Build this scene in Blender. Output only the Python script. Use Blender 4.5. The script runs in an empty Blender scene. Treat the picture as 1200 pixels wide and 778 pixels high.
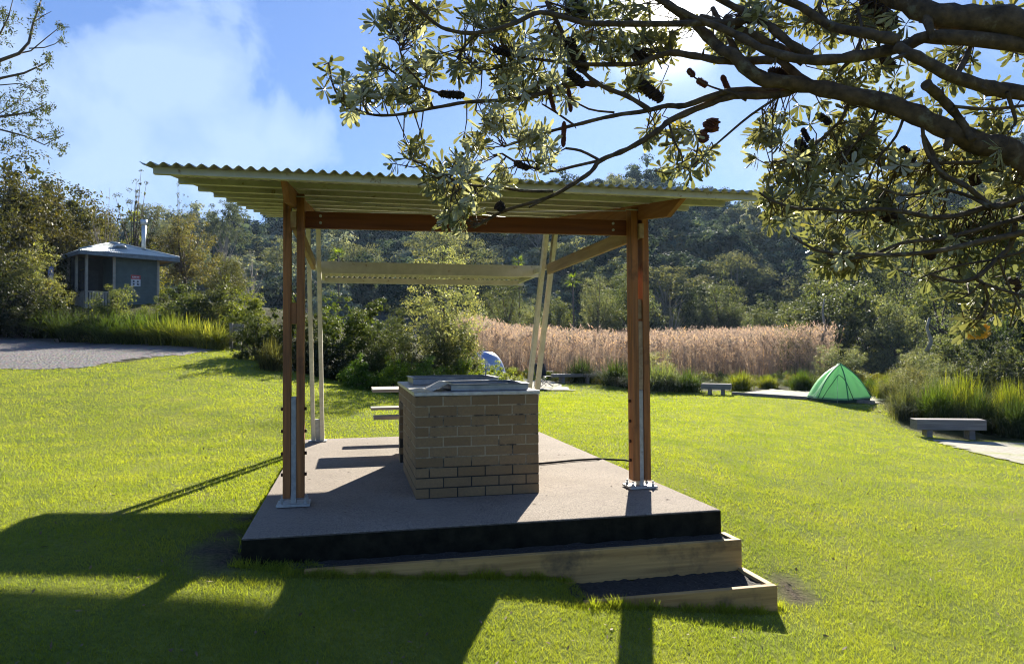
import bpy, math, random
import numpy as np
from mathutils import Matrix, Vector

C = bpy.context.scene
COL = C.collection
rad = math.radians

# ------------------------------------------------------------------ camera
F, PITCH, ROLL, EYE = 835.2, 0.0251, 0.0061, 1.248          # z = 0 is the top of the concrete slab
cp, sp, cr, sr = math.cos(PITCH), math.sin(PITCH), math.cos(ROLL), math.sin(ROLL)
ex, ez0, fw = Vector((1, 0, 0)), Vector((0, -sp, cp)), Vector((0, cp, sp))
ax, ay, az_ = ex * cr - ez0 * sr, ex * sr + ez0 * cr, -fw
cam_d = bpy.data.cameras.new('camera')
cam = bpy.data.objects.new('camera', cam_d)
COL.objects.link(cam)
cam_d.sensor_width = 36
cam_d.lens = F * 36 / 1200
cam_d.clip_start, cam_d.clip_end = 0.05, 3000
M = Matrix((ax, ay, az_)).transposed().to_4x4()
M.translation = (0, 0, EYE)
cam.matrix_world = M
C.camera = cam

# ------------------------------------------------------------------ light
SUN_AZ, SUN_EL = 10.8, 25.0            # azimuth from +Y towards +X
w = bpy.data.worlds.new('World')
C.world = w
w.use_nodes = True
nt = w.node_tree
nt.nodes.clear()
def wn(t, **k):
    n = nt.nodes.new(t)
    for a, b in k.items(): setattr(n, a, b)
    return n
out = wn('ShaderNodeOutputWorld'); bg = wn('ShaderNodeBackground')
sky = wn('ShaderNodeTexSky')
sky.sky_type = 'NISHITA'; sky.sun_disc = False
sky.sun_elevation = rad(SUN_EL); sky.sun_rotation = rad(SUN_AZ)
sky.air_density = 1.0; sky.dust_density = 0.25; sky.ozone_density = 3.0
tc = wn('ShaderNodeTexCoord')
def vmath(op, a, b=None):
    n = wn('ShaderNodeVectorMath', operation=op)
    nt.links.new(a, n.inputs[0])
    if b is not None:
        if isinstance(b, (tuple, list)): n.inputs[1].default_value = b
        else: nt.links.new(b, n.inputs[1])
    return n
def wmath(op, a, b=None, clamp=False):
    n = wn('ShaderNodeMath', operation=op, use_clamp=clamp)
    for i, v in enumerate((a, b)):
        if v is None: continue
        if isinstance(v, (int, float)): n.inputs[i].default_value = v
        else: nt.links.new(v, n.inputs[i])
    return n.outputs[0]
def ramp(v, stops, tree=None):
    tr = tree or nt
    n = tr.nodes.new('ShaderNodeValToRGB')
    e = n.color_ramp.elements
    while len(e) < len(stops): e.new(0.5)
    for i, (p_, c_) in enumerate(stops):
        e[i].position = p_
        e[i].color = (c_, c_, c_, 1) if isinstance(c_, (int, float)) else (*c_, 1)
    tr.links.new(v, n.inputs[0])
    return n.outputs[0]
def sky_dir(px, py):
    v = fw + ax * ((px - 600) / F) + ay * ((389 - py) / F)
    return tuple(v.normalized())
# soft clouds: banks placed by their direction in the sky, broken up by noise
noise = wn('ShaderNodeTexNoise'); noise.inputs['Scale'].default_value = 7.5
noise.inputs['Detail'].default_value = 9; noise.inputs['Roughness'].default_value = 0.55
noise.inputs['Distortion'].default_value = 0.4
nt.links.new(tc.outputs['Generated'], noise.inputs['Vector'])
total = None
for (px, py, size, amt) in [(190, 90, 0.17, 1.0), (130, 190, 0.20, 1.0), (270, 195, 0.15, .95), (340, 165, 0.10, .8), (240, 60, .10, .55), (60, 120, .15, .6),
                            (1000, 190, .30, .45), (790, 10, .16, .8), (600, 180, .2, .22), (1500, 200, .5, .6), (-500, 200, .5, .6)]:
    dt = vmath('DISTANCE', tc.outputs['Generated'], sky_dir(px, py)).outputs['Value']
    v = wmath('MULTIPLY', wmath('SUBTRACT', 1.0, wmath('DIVIDE', dt, size), True), amt)
    total = v if total is None else wmath('MAXIMUM', total, v)
nz = wmath('MULTIPLY', wmath('SUBTRACT', noise.outputs['Fac'], 0.5), 2.6)
cl = wmath('ADD', wmath('MULTIPLY', total, 1.15), nz)
# only break the banks up, never make clouds where there is no bank
cl = wmath('MULTIPLY', ramp(cl, [(0.25, 0.0), (0.50, .62), (0.95, 1.0)]), ramp(total, [(0.0, 0.0), (0.30, 1.0)]))
mix = wn('ShaderNodeMixRGB'); nt.links.new(wmath('MULTIPLY', cl, 0.72), mix.inputs[0])
tint = wn('ShaderNodeMixRGB', blend_type='MULTIPLY'); tint.inputs[0].default_value = 1.0
tint.inputs[2].default_value = (.66, .90, 1.42, 1)
gam = wn('ShaderNodeGamma'); gam.inputs[1].default_value = 0.62
nt.links.new(sky.outputs[0], gam.inputs[0]); nt.links.new(gam.outputs[0], tint.inputs[1])
nt.links.new(tint.outputs[0], mix.inputs[1])
mix.inputs[2].default_value = (3.1, 4.05, 5.5, 1)
gl = wmath('POWER', wmath('SUBTRACT', 1.0, wmath('DIVIDE', vmath('DISTANCE', tc.outputs['Generated'], sky_dir(782, 12)).outputs['Value'], 0.115), True), 2.5)
glow = wn('ShaderNodeMixRGB', blend_type='ADD'); glow.inputs[0].default_value = 1.0
gsc = vmath('SCALE', tc.outputs['Generated']); gc = wn('ShaderNodeMixRGB'); nt.links.new(gl, gc.inputs[0]); gc.inputs[1].default_value = (0, 0, 0, 1); gc.inputs[2].default_value = (26, 24, 20, 1)
nt.links.new(mix.outputs[0], glow.inputs[1]); nt.links.new(gc.outputs[0], glow.inputs[2])
nt.links.new(glow.outputs[0], bg.inputs[0])
bg.inputs[1].default_value = 0.068
nt.links.new(bg.outputs[0], out.inputs[0])

sd = bpy.data.lights.new('sun', 'SUN'); sun = bpy.data.objects.new('sun', sd); COL.objects.link(sun)
sd.energy = 5.0; sd.angle = rad(0.53); sd.color = (1.0, 0.93, 0.80)
sdir = Vector((math.sin(rad(SUN_AZ)) * math.cos(rad(SUN_EL)), math.cos(rad(SUN_AZ)) * math.cos(rad(SUN_EL)), math.sin(rad(SUN_EL))))
sun.rotation_euler = sdir.to_track_quat('Z', 'Y').to_euler()
sun.location = (20, 60, 40)
C.view_settings.view_transform = 'Standard'; C.view_settings.look = 'None'
C.view_settings.exposure = 1.68; C.view_settings.gamma = 1.0
C.view_settings.use_curve_mapping = False
C.cycles.max_bounces = 7; C.cycles.diffuse_bounces = 3; C.cycles.glossy_bounces = 2
C.cycles.transmission_bounces = 4; C.cycles.volume_bounces = 0; C.cycles.transparent_max_bounces = 6
C.cycles.use_denoising = True; C.cycles.filter_width = 1.1
C.cycles.use_adaptive_sampling = True; C.cycles.adaptive_threshold = 0.02
C.cycles.caustics_reflective = False; C.cycles.caustics_refractive = False
C.cycles.sample_clamp_indirect = 4.0

# ------------------------------------------------------------------ coordinates
def ray(px, py):
    return fw + ax * ((px - 600) / F) + ay * ((389 - py) / F)
def at(px, py, y):                     # the point seen at (px, py) of the photo, y metres ahead
    d = ray(px, py); return Vector((0, 0, EYE)) + d * (y / d.y)
def on_level(px, py, z):
    d = ray(px, py); return Vector((0, 0, EYE)) + d * ((z - EYE) / d.z)
YAW, SX, SY = 0.2209, -1.8167, 4.7879  # the shelter's own axes: u to the right, v to the back
cy, sy_ = math.cos(YAW), math.sin(YAW)
def S(u, v, z=0.0): return Vector((SX + u * cy - v * sy_, SY + u * sy_ + v * cy, z))
def toS(P):
    a, b = P[0] - SX, P[1] - SY; return (a * cy + b * sy_, -a * sy_ + b * cy)
SW, SL = 3.517, 5.46

# ground heights: control points joined by a smooth (thin plate) surface
_cp = []
def gp(px, py, d): p = at(px, py, d); _cp.append((p.x, p.y, p.z))
def gw(x, y, z): _cp.append((x, y, z))
for u, v, z in [(3.53, -.66, -.57), (.55, -.24, -.20), (1.3, -.3, -.27), (2.0, -.32, -.335), (2.31, -.69, -.375), (1.2, -.8, -.30), (-.1, -.1, -.13), (-.1, 1.5, -.10), (-.1, 3.5, -.07), (-.1, 5.3, -.05),
                (SW + .1, 5.3, -.07), (SW + .1, 3.5, -.12), (SW + .1, 1.8, -.25), (SW + .1, .4, -.42), (1.7, 5.6, -.05)]:
    p = S(u, v); gw(p.x, p.y, z)
for x, y, z in [(0, 0, -.36), (.5, 3, -.46), (-1, 3.3, -.35), (-3, 3, -.14), (-3.1, 4.2, -.07), (-3.3, 4.9, -.08), (-2.4, 5.7, -.10), (-4.5, 4, 0), (3, 2.5, -.66), (3, 5, -.62), (4, 8, -.52), (8, 14, -.64), (6, 3, -.8), (10, 6, -.8),
                (-8, 0, -.1), (0, -8, -.3), (8, -6, -.8), (-8, -8, 0), (14, 0, -1), (25, 15, -.8), (30, 30, 0), (20, 20, -.55)]: gw(x, y, z)
for a in [(988, 472, 22), (838, 462, 26), (675, 450, 30), (600, 455, 28), (0, 432, 17), (0, 380, 28), (240, 408, 22), (160, 425, 18), (320, 430, 19),
          (400, 450, 19), (440, 445, 22), (250, 480, 12), (0, 500, 10.6), (1115, 514, 15.3), (1190, 545, 11.8), (120, 398, 26), (620, 470, 20), (800, 480, 18)]: gp(*a)
for x, y, z in [(-10, 34, 3.0), (-18, 34, 3.6), (-30, 30, 4.5), (-30, 10, 3.2), (0, 38, -.1), (15, 38, -.1), (0, 60, .6), (25, 60, .6), (-15, 60, 3), (40, 60, 1.5), (-40, 60, 6),
                (45, 20, 0), (0, 75, .8), (30, 75, .8), (-50, 75, 6), (60, 40, 2)]: gw(x, y, z)
_cp = np.array(_cp)
def _U(r2): return np.where(r2 > 1e-9, r2 * np.log(r2 + 1e-12) * .5, 0)
_n = len(_cp); _K = _U(((_cp[:, None, :2] - _cp[None, :, :2]) ** 2).sum(-1)) + np.eye(_n) * 1.5
_P = np.c_[np.ones(_n), _cp[:, :2]]
_A = np.block([[_K, _P], [_P.T, np.zeros((3, 3))]])
_w = np.linalg.solve(_A, np.r_[_cp[:, 2], np.zeros(3)])
RIDGE = np.array([(-900, 320), (-300, 290), (100, 282), (240, 270), (330, 258), (420, 238), (520, 226), (600, 216), (700, 211), (780, 214), (870, 244), (950, 246), (1050, 243), (1110, 225), (1200, 205), (1500, 215), (2200, 280)])
_ridge_az = np.arctan((RIDGE[:, 0] - 600) / F)
_ridge_z = EYE + (409 - RIDGE[:, 1]) / F * 175 - 5.5
def gz(x, y):
    x = np.atleast_1d(np.asarray(x, float)); y = np.atleast_1d(np.asarray(y, float))
    xc, yc = np.clip(x, -45, 60), np.clip(y, -12, 76)
    o = np.empty_like(x)
    for i in range(0, len(x), 20000):
        s = slice(i, i + 20000)
        r2 = (xc[s, None] - _cp[None, :, 0]) ** 2 + (yc[s, None] - _cp[None, :, 1]) ** 2
        o[s] = _U(r2) @ _w[:_n] + _w[_n] + _w[_n + 1] * xc[s] + _w[_n + 2] * yc[s]
    r = np.hypot(x, y); a = np.arctan2(x, np.maximum(y, 1e-3))
    hz = np.interp(a, _ridge_az, _ridge_z)
    t = np.clip((r - 66) / 109, 0, 1.15); t = np.where(y > 0, t, 0)
    t = t ** 1.15
    return o * (1 - np.clip(t * 3, 0, 1)) + np.where(y > 0, t * hz, 0)
def g1(x, y): return float(gz([x], [y])[0])

# ------------------------------------------------------------------ object helpers
def link(o, parent=None):
    COL.objects.link(o)
    if parent is not None: o.parent = parent
    return o
def tag(o, label=None, cat=None, group=None, kind=None):
    if label: o['label'] = label
    if cat: o['category'] = cat
    if group: o['group'] = group
    if kind: o['kind'] = kind
    return o
def empty(name, loc, rz=0, label=None, cat=None, group=None):
    o = bpy.data.objects.new(name, None); o.empty_display_size = .2
    link(o); o.location = loc; o.rotation_euler = (0, 0, rz)
    return tag(o, label, cat, group)
def mesh_np(name, V, Fc, mat=None, parent=None, smooth=False):
    """V (n,3); Fc (m,k) same-size faces, or a list of such arrays"""
    me = bpy.data.meshes.new(name)
    fs = Fc if isinstance(Fc, list) else [Fc]
    me.vertices.add(len(V)); me.vertices.foreach_set('co', np.asarray(V, np.float32).ravel())
    nl = sum(f.size for f in fs); nf = sum(len(f) for f in fs)
    me.loops.add(nl); me.polygons.add(nf)
    me.loops.foreach_set('vertex_index', np.concatenate([f.ravel() for f in fs]).astype(np.int32))
    tot = np.concatenate([np.full(len(f), f.shape[1]) for f in fs]).astype(np.int32)
    me.polygons.foreach_set('loop_start', np.r_[0, np.cumsum(tot)[:-1]].astype(np.int32))
    me.polygons.foreach_set('loop_total', tot)
    me.polygons.foreach_set('use_smooth', np.full(nf, smooth))
    me.update(calc_edges=True)
    if mat: me.materials.append(mat)
    return me
def obj(name, me, parent=None): return link(bpy.data.objects.new(name, me), parent)

class MB:
    def __init__(s): s.v, s.f, s.sm = [], [], []
    def add(s, vs, fs, sm=False):
        b = len(s.v); s.v += [tuple(v) for v in vs]; s.f += [tuple(b + i for i in f) for f in fs]; s.sm += [sm] * len(fs); return s
    def hexa(s, p):                    # 8 corners: bottom 4 ccw, top 4 ccw
        return s.add(p, [(3, 2, 1, 0), (4, 5, 6, 7), (0, 1, 5, 4), (1, 2, 6, 5), (2, 3, 7, 6), (3, 0, 4, 7)])
    def box(s, x0, x1, y0, y1, z0, z1):
        return s.hexa([(x0, y0, z0), (x1, y0, z0), (x1, y1, z0), (x0, y1, z0), (x0, y0, z1), (x1, y0, z1), (x1, y1, z1), (x0, y1, z1)])
    def beam(s, a, b, wd, ht, up=(0, 0, 1)):   # rectangular bar from a to b
        a, b = Vector(a), Vector(b); d = (b - a).normalized(); sd_ = d.cross(Vector(up)).normalized() * wd / 2; u_ = sd_.cross(d).normalized() * ht / 2
        return s.hexa([a - sd_ - u_, b - sd_ - u_, b + sd_ - u_, a + sd_ - u_, a - sd_ + u_, b - sd_ + u_, b + sd_ + u_, a + sd_ + u_])
    def tube(s, pts, rs, n=8, cap=True):
        pts = [Vector(p) for p in pts]
        if not hasattr(rs, '__len__'): rs = [rs] * len(pts)
        rings = []; prev = None
        for i, p in enumerate(pts):
            t = (pts[min(i + 1, len(pts) - 1)] - pts[max(i - 1, 0)])
            t = t.normalized() if t.length > 1e-9 else Vector((0, 0, 1))
            q = prev if prev else (Vector((0, 0, 1)) if abs(t.z) < .9 else Vector((1, 0, 0)))
            n1 = (q - t * q.dot(t)).normalized(); prev = n1; n2 = t.cross(n1)
            rings.append([p + (n1 * math.cos(2 * math.pi * k / n) + n2 * math.sin(2 * math.pi * k / n)) * rs[i] for k in range(n)])
        fs = [(i * n + k, i * n + (k + 1) % n, (i + 1) * n + (k + 1) % n, (i + 1) * n + k) for i in range(len(pts) - 1) for k in range(n)]
        s.add([v for r in rings for v in r], fs, True)
        if cap:
            b = len(s.v) - n * len(pts)
            s.f.append(tuple(b + k for k in range(n))[::-1]); s.f.append(tuple(b + (len(pts) - 1) * n + k for k in range(n))); s.sm += [False, False]
        return s
    def build(s, name, mat, parent=None, bevel=0, seg=2):
        me = bpy.data.meshes.new(name); me.from_pydata(s.v, [], s.f); me.polygons.foreach_set('use_smooth', s.sm)
        me.materials.append(mat); me.update()
        o = obj(name, me, parent)
        if bevel:
            m = o.modifiers.new('bevel', 'BEVEL'); m.width = bevel; m.segments = seg; m.limit_method = 'ANGLE'
        return o

# ------------------------------------------------------------------ materials
def newmat(name):
    m = bpy.data.materials.new(name); m.use_nodes = True; t = m.node_tree
    b = t.nodes['Principled BSDF']; return m, t, b
def L(t, a, b): t.links.new(a, b)
def node(t, ty, **k):
    n = t.nodes.new(ty)
    for a, b in k.items(): setattr(n, a, b)
    return n
def mapped(t, scale=(1, 1, 1), coord='Object'):
    c = node(t, 'ShaderNodeTexCoord'); mp = node(t, 'ShaderNodeMapping'); mp.inputs['Scale'].default_value = scale
    L(t, c.outputs[coord], mp.inputs[0]); return mp.outputs[0]
def nz_(t, vec, scale, detail=4, rough=.55, dist=0):
    n = node(t, 'ShaderNodeTexNoise'); n.inputs['Scale'].default_value = scale; n.inputs['Detail'].default_value = detail
    n.inputs['Roughness'].default_value = rough; n.inputs['Distortion'].default_value = dist
    L(t, vec, n.inputs['Vector']); return n.outputs['Fac']
def mixc(t, fac, a, b, mode='MIX'):
    n = node(t, 'ShaderNodeMixRGB', blend_type=mode)
    for i, v in enumerate((fac, a, b)):
        if isinstance(v, (int, float)): n.inputs[i].default_value = v
        elif isinstance(v, tuple): n.inputs[i].default_value = (*v, 1)
        else: L(t, v, n.inputs[i])
    return n.outputs[0]
def bump(t, b, h, strength, dist):
    n = node(t, 'ShaderNodeBump'); n.inputs['Strength'].default_value = strength; n.inputs['Distance'].default_value = dist
    L(t, h, n.inputs['Height']); L(t, n.outputs[0], b.inputs['Normal'])
def simple(name, c1, c2=None, scale=6, rough=.7, metal=0, stretch=(1, 1, 1), bmp=.3, bd=.005, fine=None, detail=6, stain=None, stain_scale=2, stain_lo=.5, stain_hi=.7, spec=.5):
    m, t, b = newmat(name)
    vec = mapped(t, stretch); n = nz_(t, vec, scale, detail, .6)
    c2 = c2 or tuple(x * .6 for x in c1)
    col = ramp(n, [(.32, c2), (.68, c1)], t)
    if fine:
        n2 = nz_(t, mapped(t), fine, 3, .7); col = mixc(t, ramp(n2, [(.35, .0), (.65, .55)], t), col, tuple(x * .45 for x in c1))
    if stain:
        n3 = nz_(t, mapped(t), stain_scale, 5, .65); col = mixc(t, ramp(n3, [(stain_lo, 0.0), (stain_hi, 1.0)], t), col, stain)
    L(t, col, b.inputs['Base Color']); b.inputs['Roughness'].default_value = rough; b.inputs['Metallic'].default_value = metal
    b.inputs['Specular IOR Level'].default_value = spec
    if bmp: bump(t, b, n, bmp, bd)
    return m
def wood(name, c1, c2, axis=2, rough=.6, stain=None):
    st = [26, 26, 26]; st[axis] = 1.3
    return simple(name, c1, c2, scale=1.0, rough=rough, stretch=tuple(st), bmp=.35, bd=.003, stain=stain, stain_scale=3, stain_lo=.55, stain_hi=.75, spec=.25)
def leafmat(name, trans=.45, tcol=(1.25, 1.35, .5), vary=.5, under=None, rough=.5, spec=.25, use_obj=True, base=None):
    m, t, b = newmat(name)
    if use_obj:
        oi = node(t, 'ShaderNodeObjectInfo'); base_s = oi.outputs['Color']
    else:
        r_ = node(t, 'ShaderNodeRGB'); r_.outputs[0].default_value = (*base, 1); base_s = r_.outputs[0]
    ge = node(t, 'ShaderNodeNewGeometry')
    col = mixc(t, 1.0, base_s, ramp(ge.outputs['Random Per Island'], [(0.0, tuple([1 - vary] * 3)), (.6, (1, 1, 1)), (.93, (1 + vary * .8, 1 + vary * .7, 1)), (1.0, (1 + vary * 1.8, 1 + vary, .8))], t), 'MULTIPLY')
    n = nz_(t, mapped(t), 1.7, 3); col = mixc(t, 1.0, col, ramp(n, [(.3, (.7, .78, .8)), (.7, (1.25, 1.15, 1.0))], t), 'MULTIPLY')
    if under: col = mixc(t, ge.outputs['Backfacing'], col, under)
    b.inputs['Roughness'].default_value = rough; b.inputs['Specular IOR Level'].default_value = spec
    L(t, col, b.inputs['Base Color'])
    tr = node(t, 'ShaderNodeBsdfTranslucent'); L(t, mixc(t, 1.0, col, tcol, 'MULTIPLY'), tr.inputs[0])
    mx = node(t, 'ShaderNodeMixShader'); mx.inputs[0].default_value = trans
    L(t, b.outputs[0], mx.inputs[1]); L(t, tr.outputs[0], mx.inputs[2])
    L(t, mx.outputs[0], t.nodes['Material Output'].inputs[0]); return m

M_leaf = leafmat('shrub_leaf', spec=.12, rough=.55)
M_hill = leafmat('forest_leaf', trans=.30, vary=.35, tcol=(1.2, 1.2, .7), rough=.8, spec=.05)
M_tuss = leafmat('strappy_leaf', trans=.5, vary=.5, tcol=(1.3, 1.4, .4), rough=.8, spec=.05)
M_banksia = leafmat('banksia_leaf', trans=.42, vary=.42, tcol=(1.1, 1.1, .55), under=(.40, .40, .32), use_obj=False, base=(.18, .185, .11), rough=.42, spec=.35)
M_grass = leafmat('grass_blade', trans=.60, vary=.22, tcol=(1.3, 1.3, .42), rough=.6, spec=.12, use_obj=False, base=(.255, .305, .05))
t = M_grass.node_tree; ob = mapped(t)
for lk in [l for l in t.links if l.to_socket.name == 'Base Color' or (l.to_node.type == 'MIX_RGB' and l.to_socket.name == 'Color1' and l.to_node.inputs[2].default_value[2] > .19 and l.to_node.inputs[2].default_value[2] < .21)]:
    src, dst = lk.from_socket, lk.to_socket
    c_ = mixc(t, ramp(nz_(t, ob, 1.1, 6, .7, .3), [(.42, 0.0), (.68, .8)], t), src, (.27, .225, .085))
    c_ = mixc(t, ramp(nz_(t, ob, .35, 4, .6), [(.35, .0), (.7, .45)], t), c_, (.30, .29, .03))
    t.links.new(c_, dst)
M_reed = leafmat('reed_leaf', trans=.45, vary=.45, tcol=(1.0, .97, .95), rough=.7, spec=.1, use_obj=False, base=(.38, .295, .245))
M_barks = simple('shrub_bark', (.13, .10, .075), (.06, .045, .035), 14, .9, bmp=.4)
M_bark = simple('banksia_bark', (.12, .078, .042), (.028, .018, .011), 22, .92, bmp=.9, bd=.012, stain=(.13, .12, .08), stain_scale=11, stain_lo=.58, stain_hi=.68)
M_palebark = simple('pale_bark', (.34, .30, .24), (.2, .17, .13), 9, .9)

# ================================================================== SETTING
def poly_px(pts): return np.array([[at(*a).x, at(*a).y] if len(a) == 3 else [a[0], a[1]] for a in pts])
LAWN = poly_px([(0, 436, 17), (150, 426, 18), (240, 410, 21.5), (276, 403, 23), (330, 432, 19.2), (400, 450, 19.3), (470, 453, 20.5), (560, 450, 26), (600, 448, 30), (700, 450, 30.5), (770, 458, 27.5),
                (860, 458, 27.5), (960, 461, 25), (1035, 470, 21.5), (1058, 500, 16.6), (1110, 515, 15.1), (1300, 512, 15), (24, 6), (24, -12), (-24, -12), (-24, 15)])
GRAVEL = poly_px([(-500, 440, 17.5), (0, 433, 16.8), (95, 432, 16.9), (150, 421, 18.6), (215, 416, 19.8), (252, 409, 21.6), (190, 402, 24.5), (60, 388, 27.5), (0, 379, 28.5), (-60, 372, 30), (-700, 380, 32)])
PAD_R = poly_px([(1088, 518, 14.8), (1260, 516, 14.9), (1400, 590, 10.8), (1230, 556, 11.3), (1150, 534, 12.9)])
PAD_T = poly_px([(858, 462, 25.6), (950, 468.5, 23.0), (1025, 470, 21.6), (1040, 465, 23.5), (905, 457.5, 27.5)])
PAD_C = poly_px([(585, 452, 27.5), (672, 453.5, 27.5), (640, 447, 32), (585, 447, 32)])
def inside(P, x, y):
    x = np.asarray(x, float); y = np.asarray(y, float); r = np.zeros(x.shape, bool)
    j = len(P) - 1
    for i in range(len(P)):
        xi, yi, xj, yj = P[i][0], P[i][1], P[j][0], P[j][1]
        c = ((yi > y) != (yj > y)) & (x < (xj - xi) * (y - yi) / (yj - yi + 1e-12) + xi)
        r ^= c; j = i
    return r
def edge_dist(P, x, y):
    d = np.full(np.shape(x), 1e9)
    for i in range(len(P)):
        a, b = P[i - 1], P[i]; ab = b - a
        t = np.clip(((x - a[0]) * ab[0] + (y - a[1]) * ab[1]) / (ab @ ab), 0, 1)
        d = np.minimum(d, np.hypot(x - a[0] - t * ab[0], y - a[1] - t * ab[1]))
    return d

m, t, b = newmat('lawn_soil'); M_ground = m
at_ = node(t, 'ShaderNodeAttribute', attribute_name='lawn')
ob = mapped(t)
g_ = ramp(nz_(t, ob, 1.3, 6, .65), [(.3, (.13, .165, .035)), (.55, (.21, .235, .05)), (.75, (.27, .27, .07))], t)
g_ = mixc(t, ramp(nz_(t, ob, 26, 4, .7), [(.38, 0.0), (.6, .55)], t), g_, (.08, .095, .022))
g_ = mixc(t, ramp(nz_(t, ob, 0.55, 6, .7, .3), [(.60, 0.0), (.70, .75)], t), g_, (.23, .19, .10))
sc_ = node(t, 'ShaderNodeAttribute', attribute_name='bare')
g_ = mixc(t, sc_.outputs['Fac'], g_, ramp(nz_(t, ob, 40, 4, .7), [(.35, (.04, .034, .025)), (.7, (.14, .11, .08))], t))
l_ = ramp(nz_(t, ob, 3, 6, .7), [(.3, (.03, .03, .014)), (.7, (.08, .08, .03))], t)
L(t, mixc(t, at_.outputs['Fac'], l_, g_), b.inputs['Base Color']); b.inputs['Roughness'].default_value = 1; b.inputs['Specular IOR Level'].default_value = .04
bump(t, b, nz_(t, ob, 14, 5, .75), .7, .04)

def grid_sheet(name, xs, ys, zf, mat, attrs=None):
    X, Y = np.meshgrid(xs, ys); sh = X.shape; Z = zf(X.ravel(), Y.ravel())
    V = np.c_[X.ravel(), Y.ravel(), Z]; idx = np.arange(len(V)).reshape(sh)
    Fq = np.c_[idx[:-1, :-1].ravel(), idx[:-1, 1:].ravel(), idx[1:, 1:].ravel(), idx[1:, :-1].ravel()]
    me = mesh_np(name, V, Fq, mat, smooth=True)
    for k, fn in (attrs or {}).items():
        a = me.attributes.new(k, 'FLOAT', 'POINT'); a.data.foreach_set('value', fn(V[:, 0], V[:, 1]).astype(np.float32))
    return obj(name, me)
def spacing(a, b, lo, hi, s1, s2):
    o = list(np.arange(lo, hi, s1)); x = lo
    s = s1
    while x > a: s = min(s * 1.25, s2); x -= s; o.insert(0, x)
    x = o[-1]; s = s1
    while x < b: s = min(s * 1.25, s2); x += s; o.append(x)
    return np.array(o)
def lawn_mask(x, y):
    d = edge_dist(LAWN, x, y); i = inside(LAWN, x, y); return np.clip(.5 + np.where(i, d, -d) / .5, 0, 1)
_bare = [(S(-.16, .25), .20), (S(-.12, -.05), .17), (S(-.14, .6), .13), (S(3.85, -.45), .15), (S(3.95, -.2), .12), (S(-.12, 1.1), .10)]
def bare_mask(x, y):
    o = np.zeros(len(x))
    for p, r in _bare: o = np.maximum(o, np.clip((1 - np.hypot(x - p.x, y - p.y) / (r * 1.7)) * 1.8, 0, 1))
    return o
def sunk(x, y):                        # the ground lies low enough not to poke through the slab and the steps
    z = gz(x, y); u, v = toS((x, y))
    ins = (u > .03) & (u < SW - .03) & (v > .03) & (v < SL - .03)
    z = np.where(ins, np.minimum(z, -.30), z)
    z = np.where((u > 1.0) & (u < 3.5) & (v > -.2) & (v <= .1), np.minimum(z, -.3), z); z = np.where((u > 2.2) & (u < 3.5) & (v > -.62) & (v < -.1), np.minimum(z, -.46), z)
    return z
gx = spacing(-160, 160, -16, 18, .22, 6); gy = spacing(-14, 62, -1, 32, .22, 2)
gy = gy[gy <= 68]
ground = grid_sheet('ground', gx, gy, sunk, M_ground, {'lawn': lawn_mask, 'bare': bare_mask}); tag(ground, kind='structure')
m, t, b = newmat('forest_floor'); ob = mapped(t)
L(t, ramp(nz_(t, ob, .35, 6, .7), [(.3, (.018, .024, .016)), (.7, (.05, .055, .032))], t), b.inputs['Base Color']); b.inputs['Roughness'].default_value = 1
hx = np.linspace(-260, 260, 130); hy = np.linspace(gy[-1] - .5, 230, 60)
hill = grid_sheet('hillside', hx, hy, lambda x, y: gz(x, y) - .02, m); tag(hill, kind='structure')
# a wide sheet below everything, out to the horizon
mb = MB(); mb.add([(-300, -300, -4), (300, -300, -4), (300, 300, -4), (-300, 300, -4)], [(0, 1, 2, 3)]); tag(mb.build('terrain', m), kind='structure')

def patch(name, P, mat, lift=.02, step=.14, jitter=.14, seed=1):
    rng = np.random.default_rng(seed)
    x0, y0 = P.min(0); x1, y1 = P.max(0)
    xs = np.arange(x0, x1 + step, step); ys = np.arange(y0, y1 + step, step)
    X, Y = np.meshgrid(xs, ys); idx = np.arange(X.size).reshape(X.shape)
    cx, cyy = (X[:-1, :-1] + step / 2).ravel(), (Y[:-1, :-1] + step / 2).ravel()
    keep = inside(P, cx + rng.normal(0, jitter * .6, cx.shape), cyy + rng.normal(0, jitter * .6, cx.shape))
    Fq = np.c_[idx[:-1, :-1].ravel(), idx[:-1, 1:].ravel(), idx[1:, 1:].ravel(), idx[1:, :-1].ravel()][keep]
    used, inv = np.unique(Fq.ravel(), return_inverse=True)
    x, y = X.ravel()[used] + rng.normal(0, .03, len(used)), Y.ravel()[used] + rng.normal(0, .03, len(used))
    V = np.c_[x, y, gz(x, y) + lift]
    return obj(name, mesh_np(name, V, inv.reshape(-1, 4), mat, smooth=True))
m, t, b = newmat('gravel'); ob = mapped(t)
vo = node(t, 'ShaderNodeTexVoronoi'); vo.inputs['Scale'].default_value = 16; L(t, ob, vo.inputs['Vector'])
col = mixc(t, .55, ramp(nz_(t, ob, 9, 6, .75), [(.3, (.09, .08, .075)), (.7, (.27, .24, .22))], t), vo.outputs['Color'], 'MULTIPLY')
col = mixc(t, ramp(nz_(t, ob, .9, 4), [(.4, 0.0), (.7, .5)], t), col, (.16, .14, .13))
L(t, col, b.inputs['Base Color']); b.inputs['Roughness'].default_value = .9; bump(t, b, vo.outputs['Distance'], .8, .03); M_gravel = m
tag(patch('gravel_road', GRAVEL, m, .012), kind='structure')
M_pad = simple('crushed_stone', (.36, .33, .26), (.22, .20, .15), 14, .95, bmp=.7, bd=.02, stain=(.22, .24, .06), stain_scale=1.5, stain_lo=.5, stain_hi=.66)
tag(patch('gravel_path', PAD_R, M_pad, .02, .15, .1), kind='structure')
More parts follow.
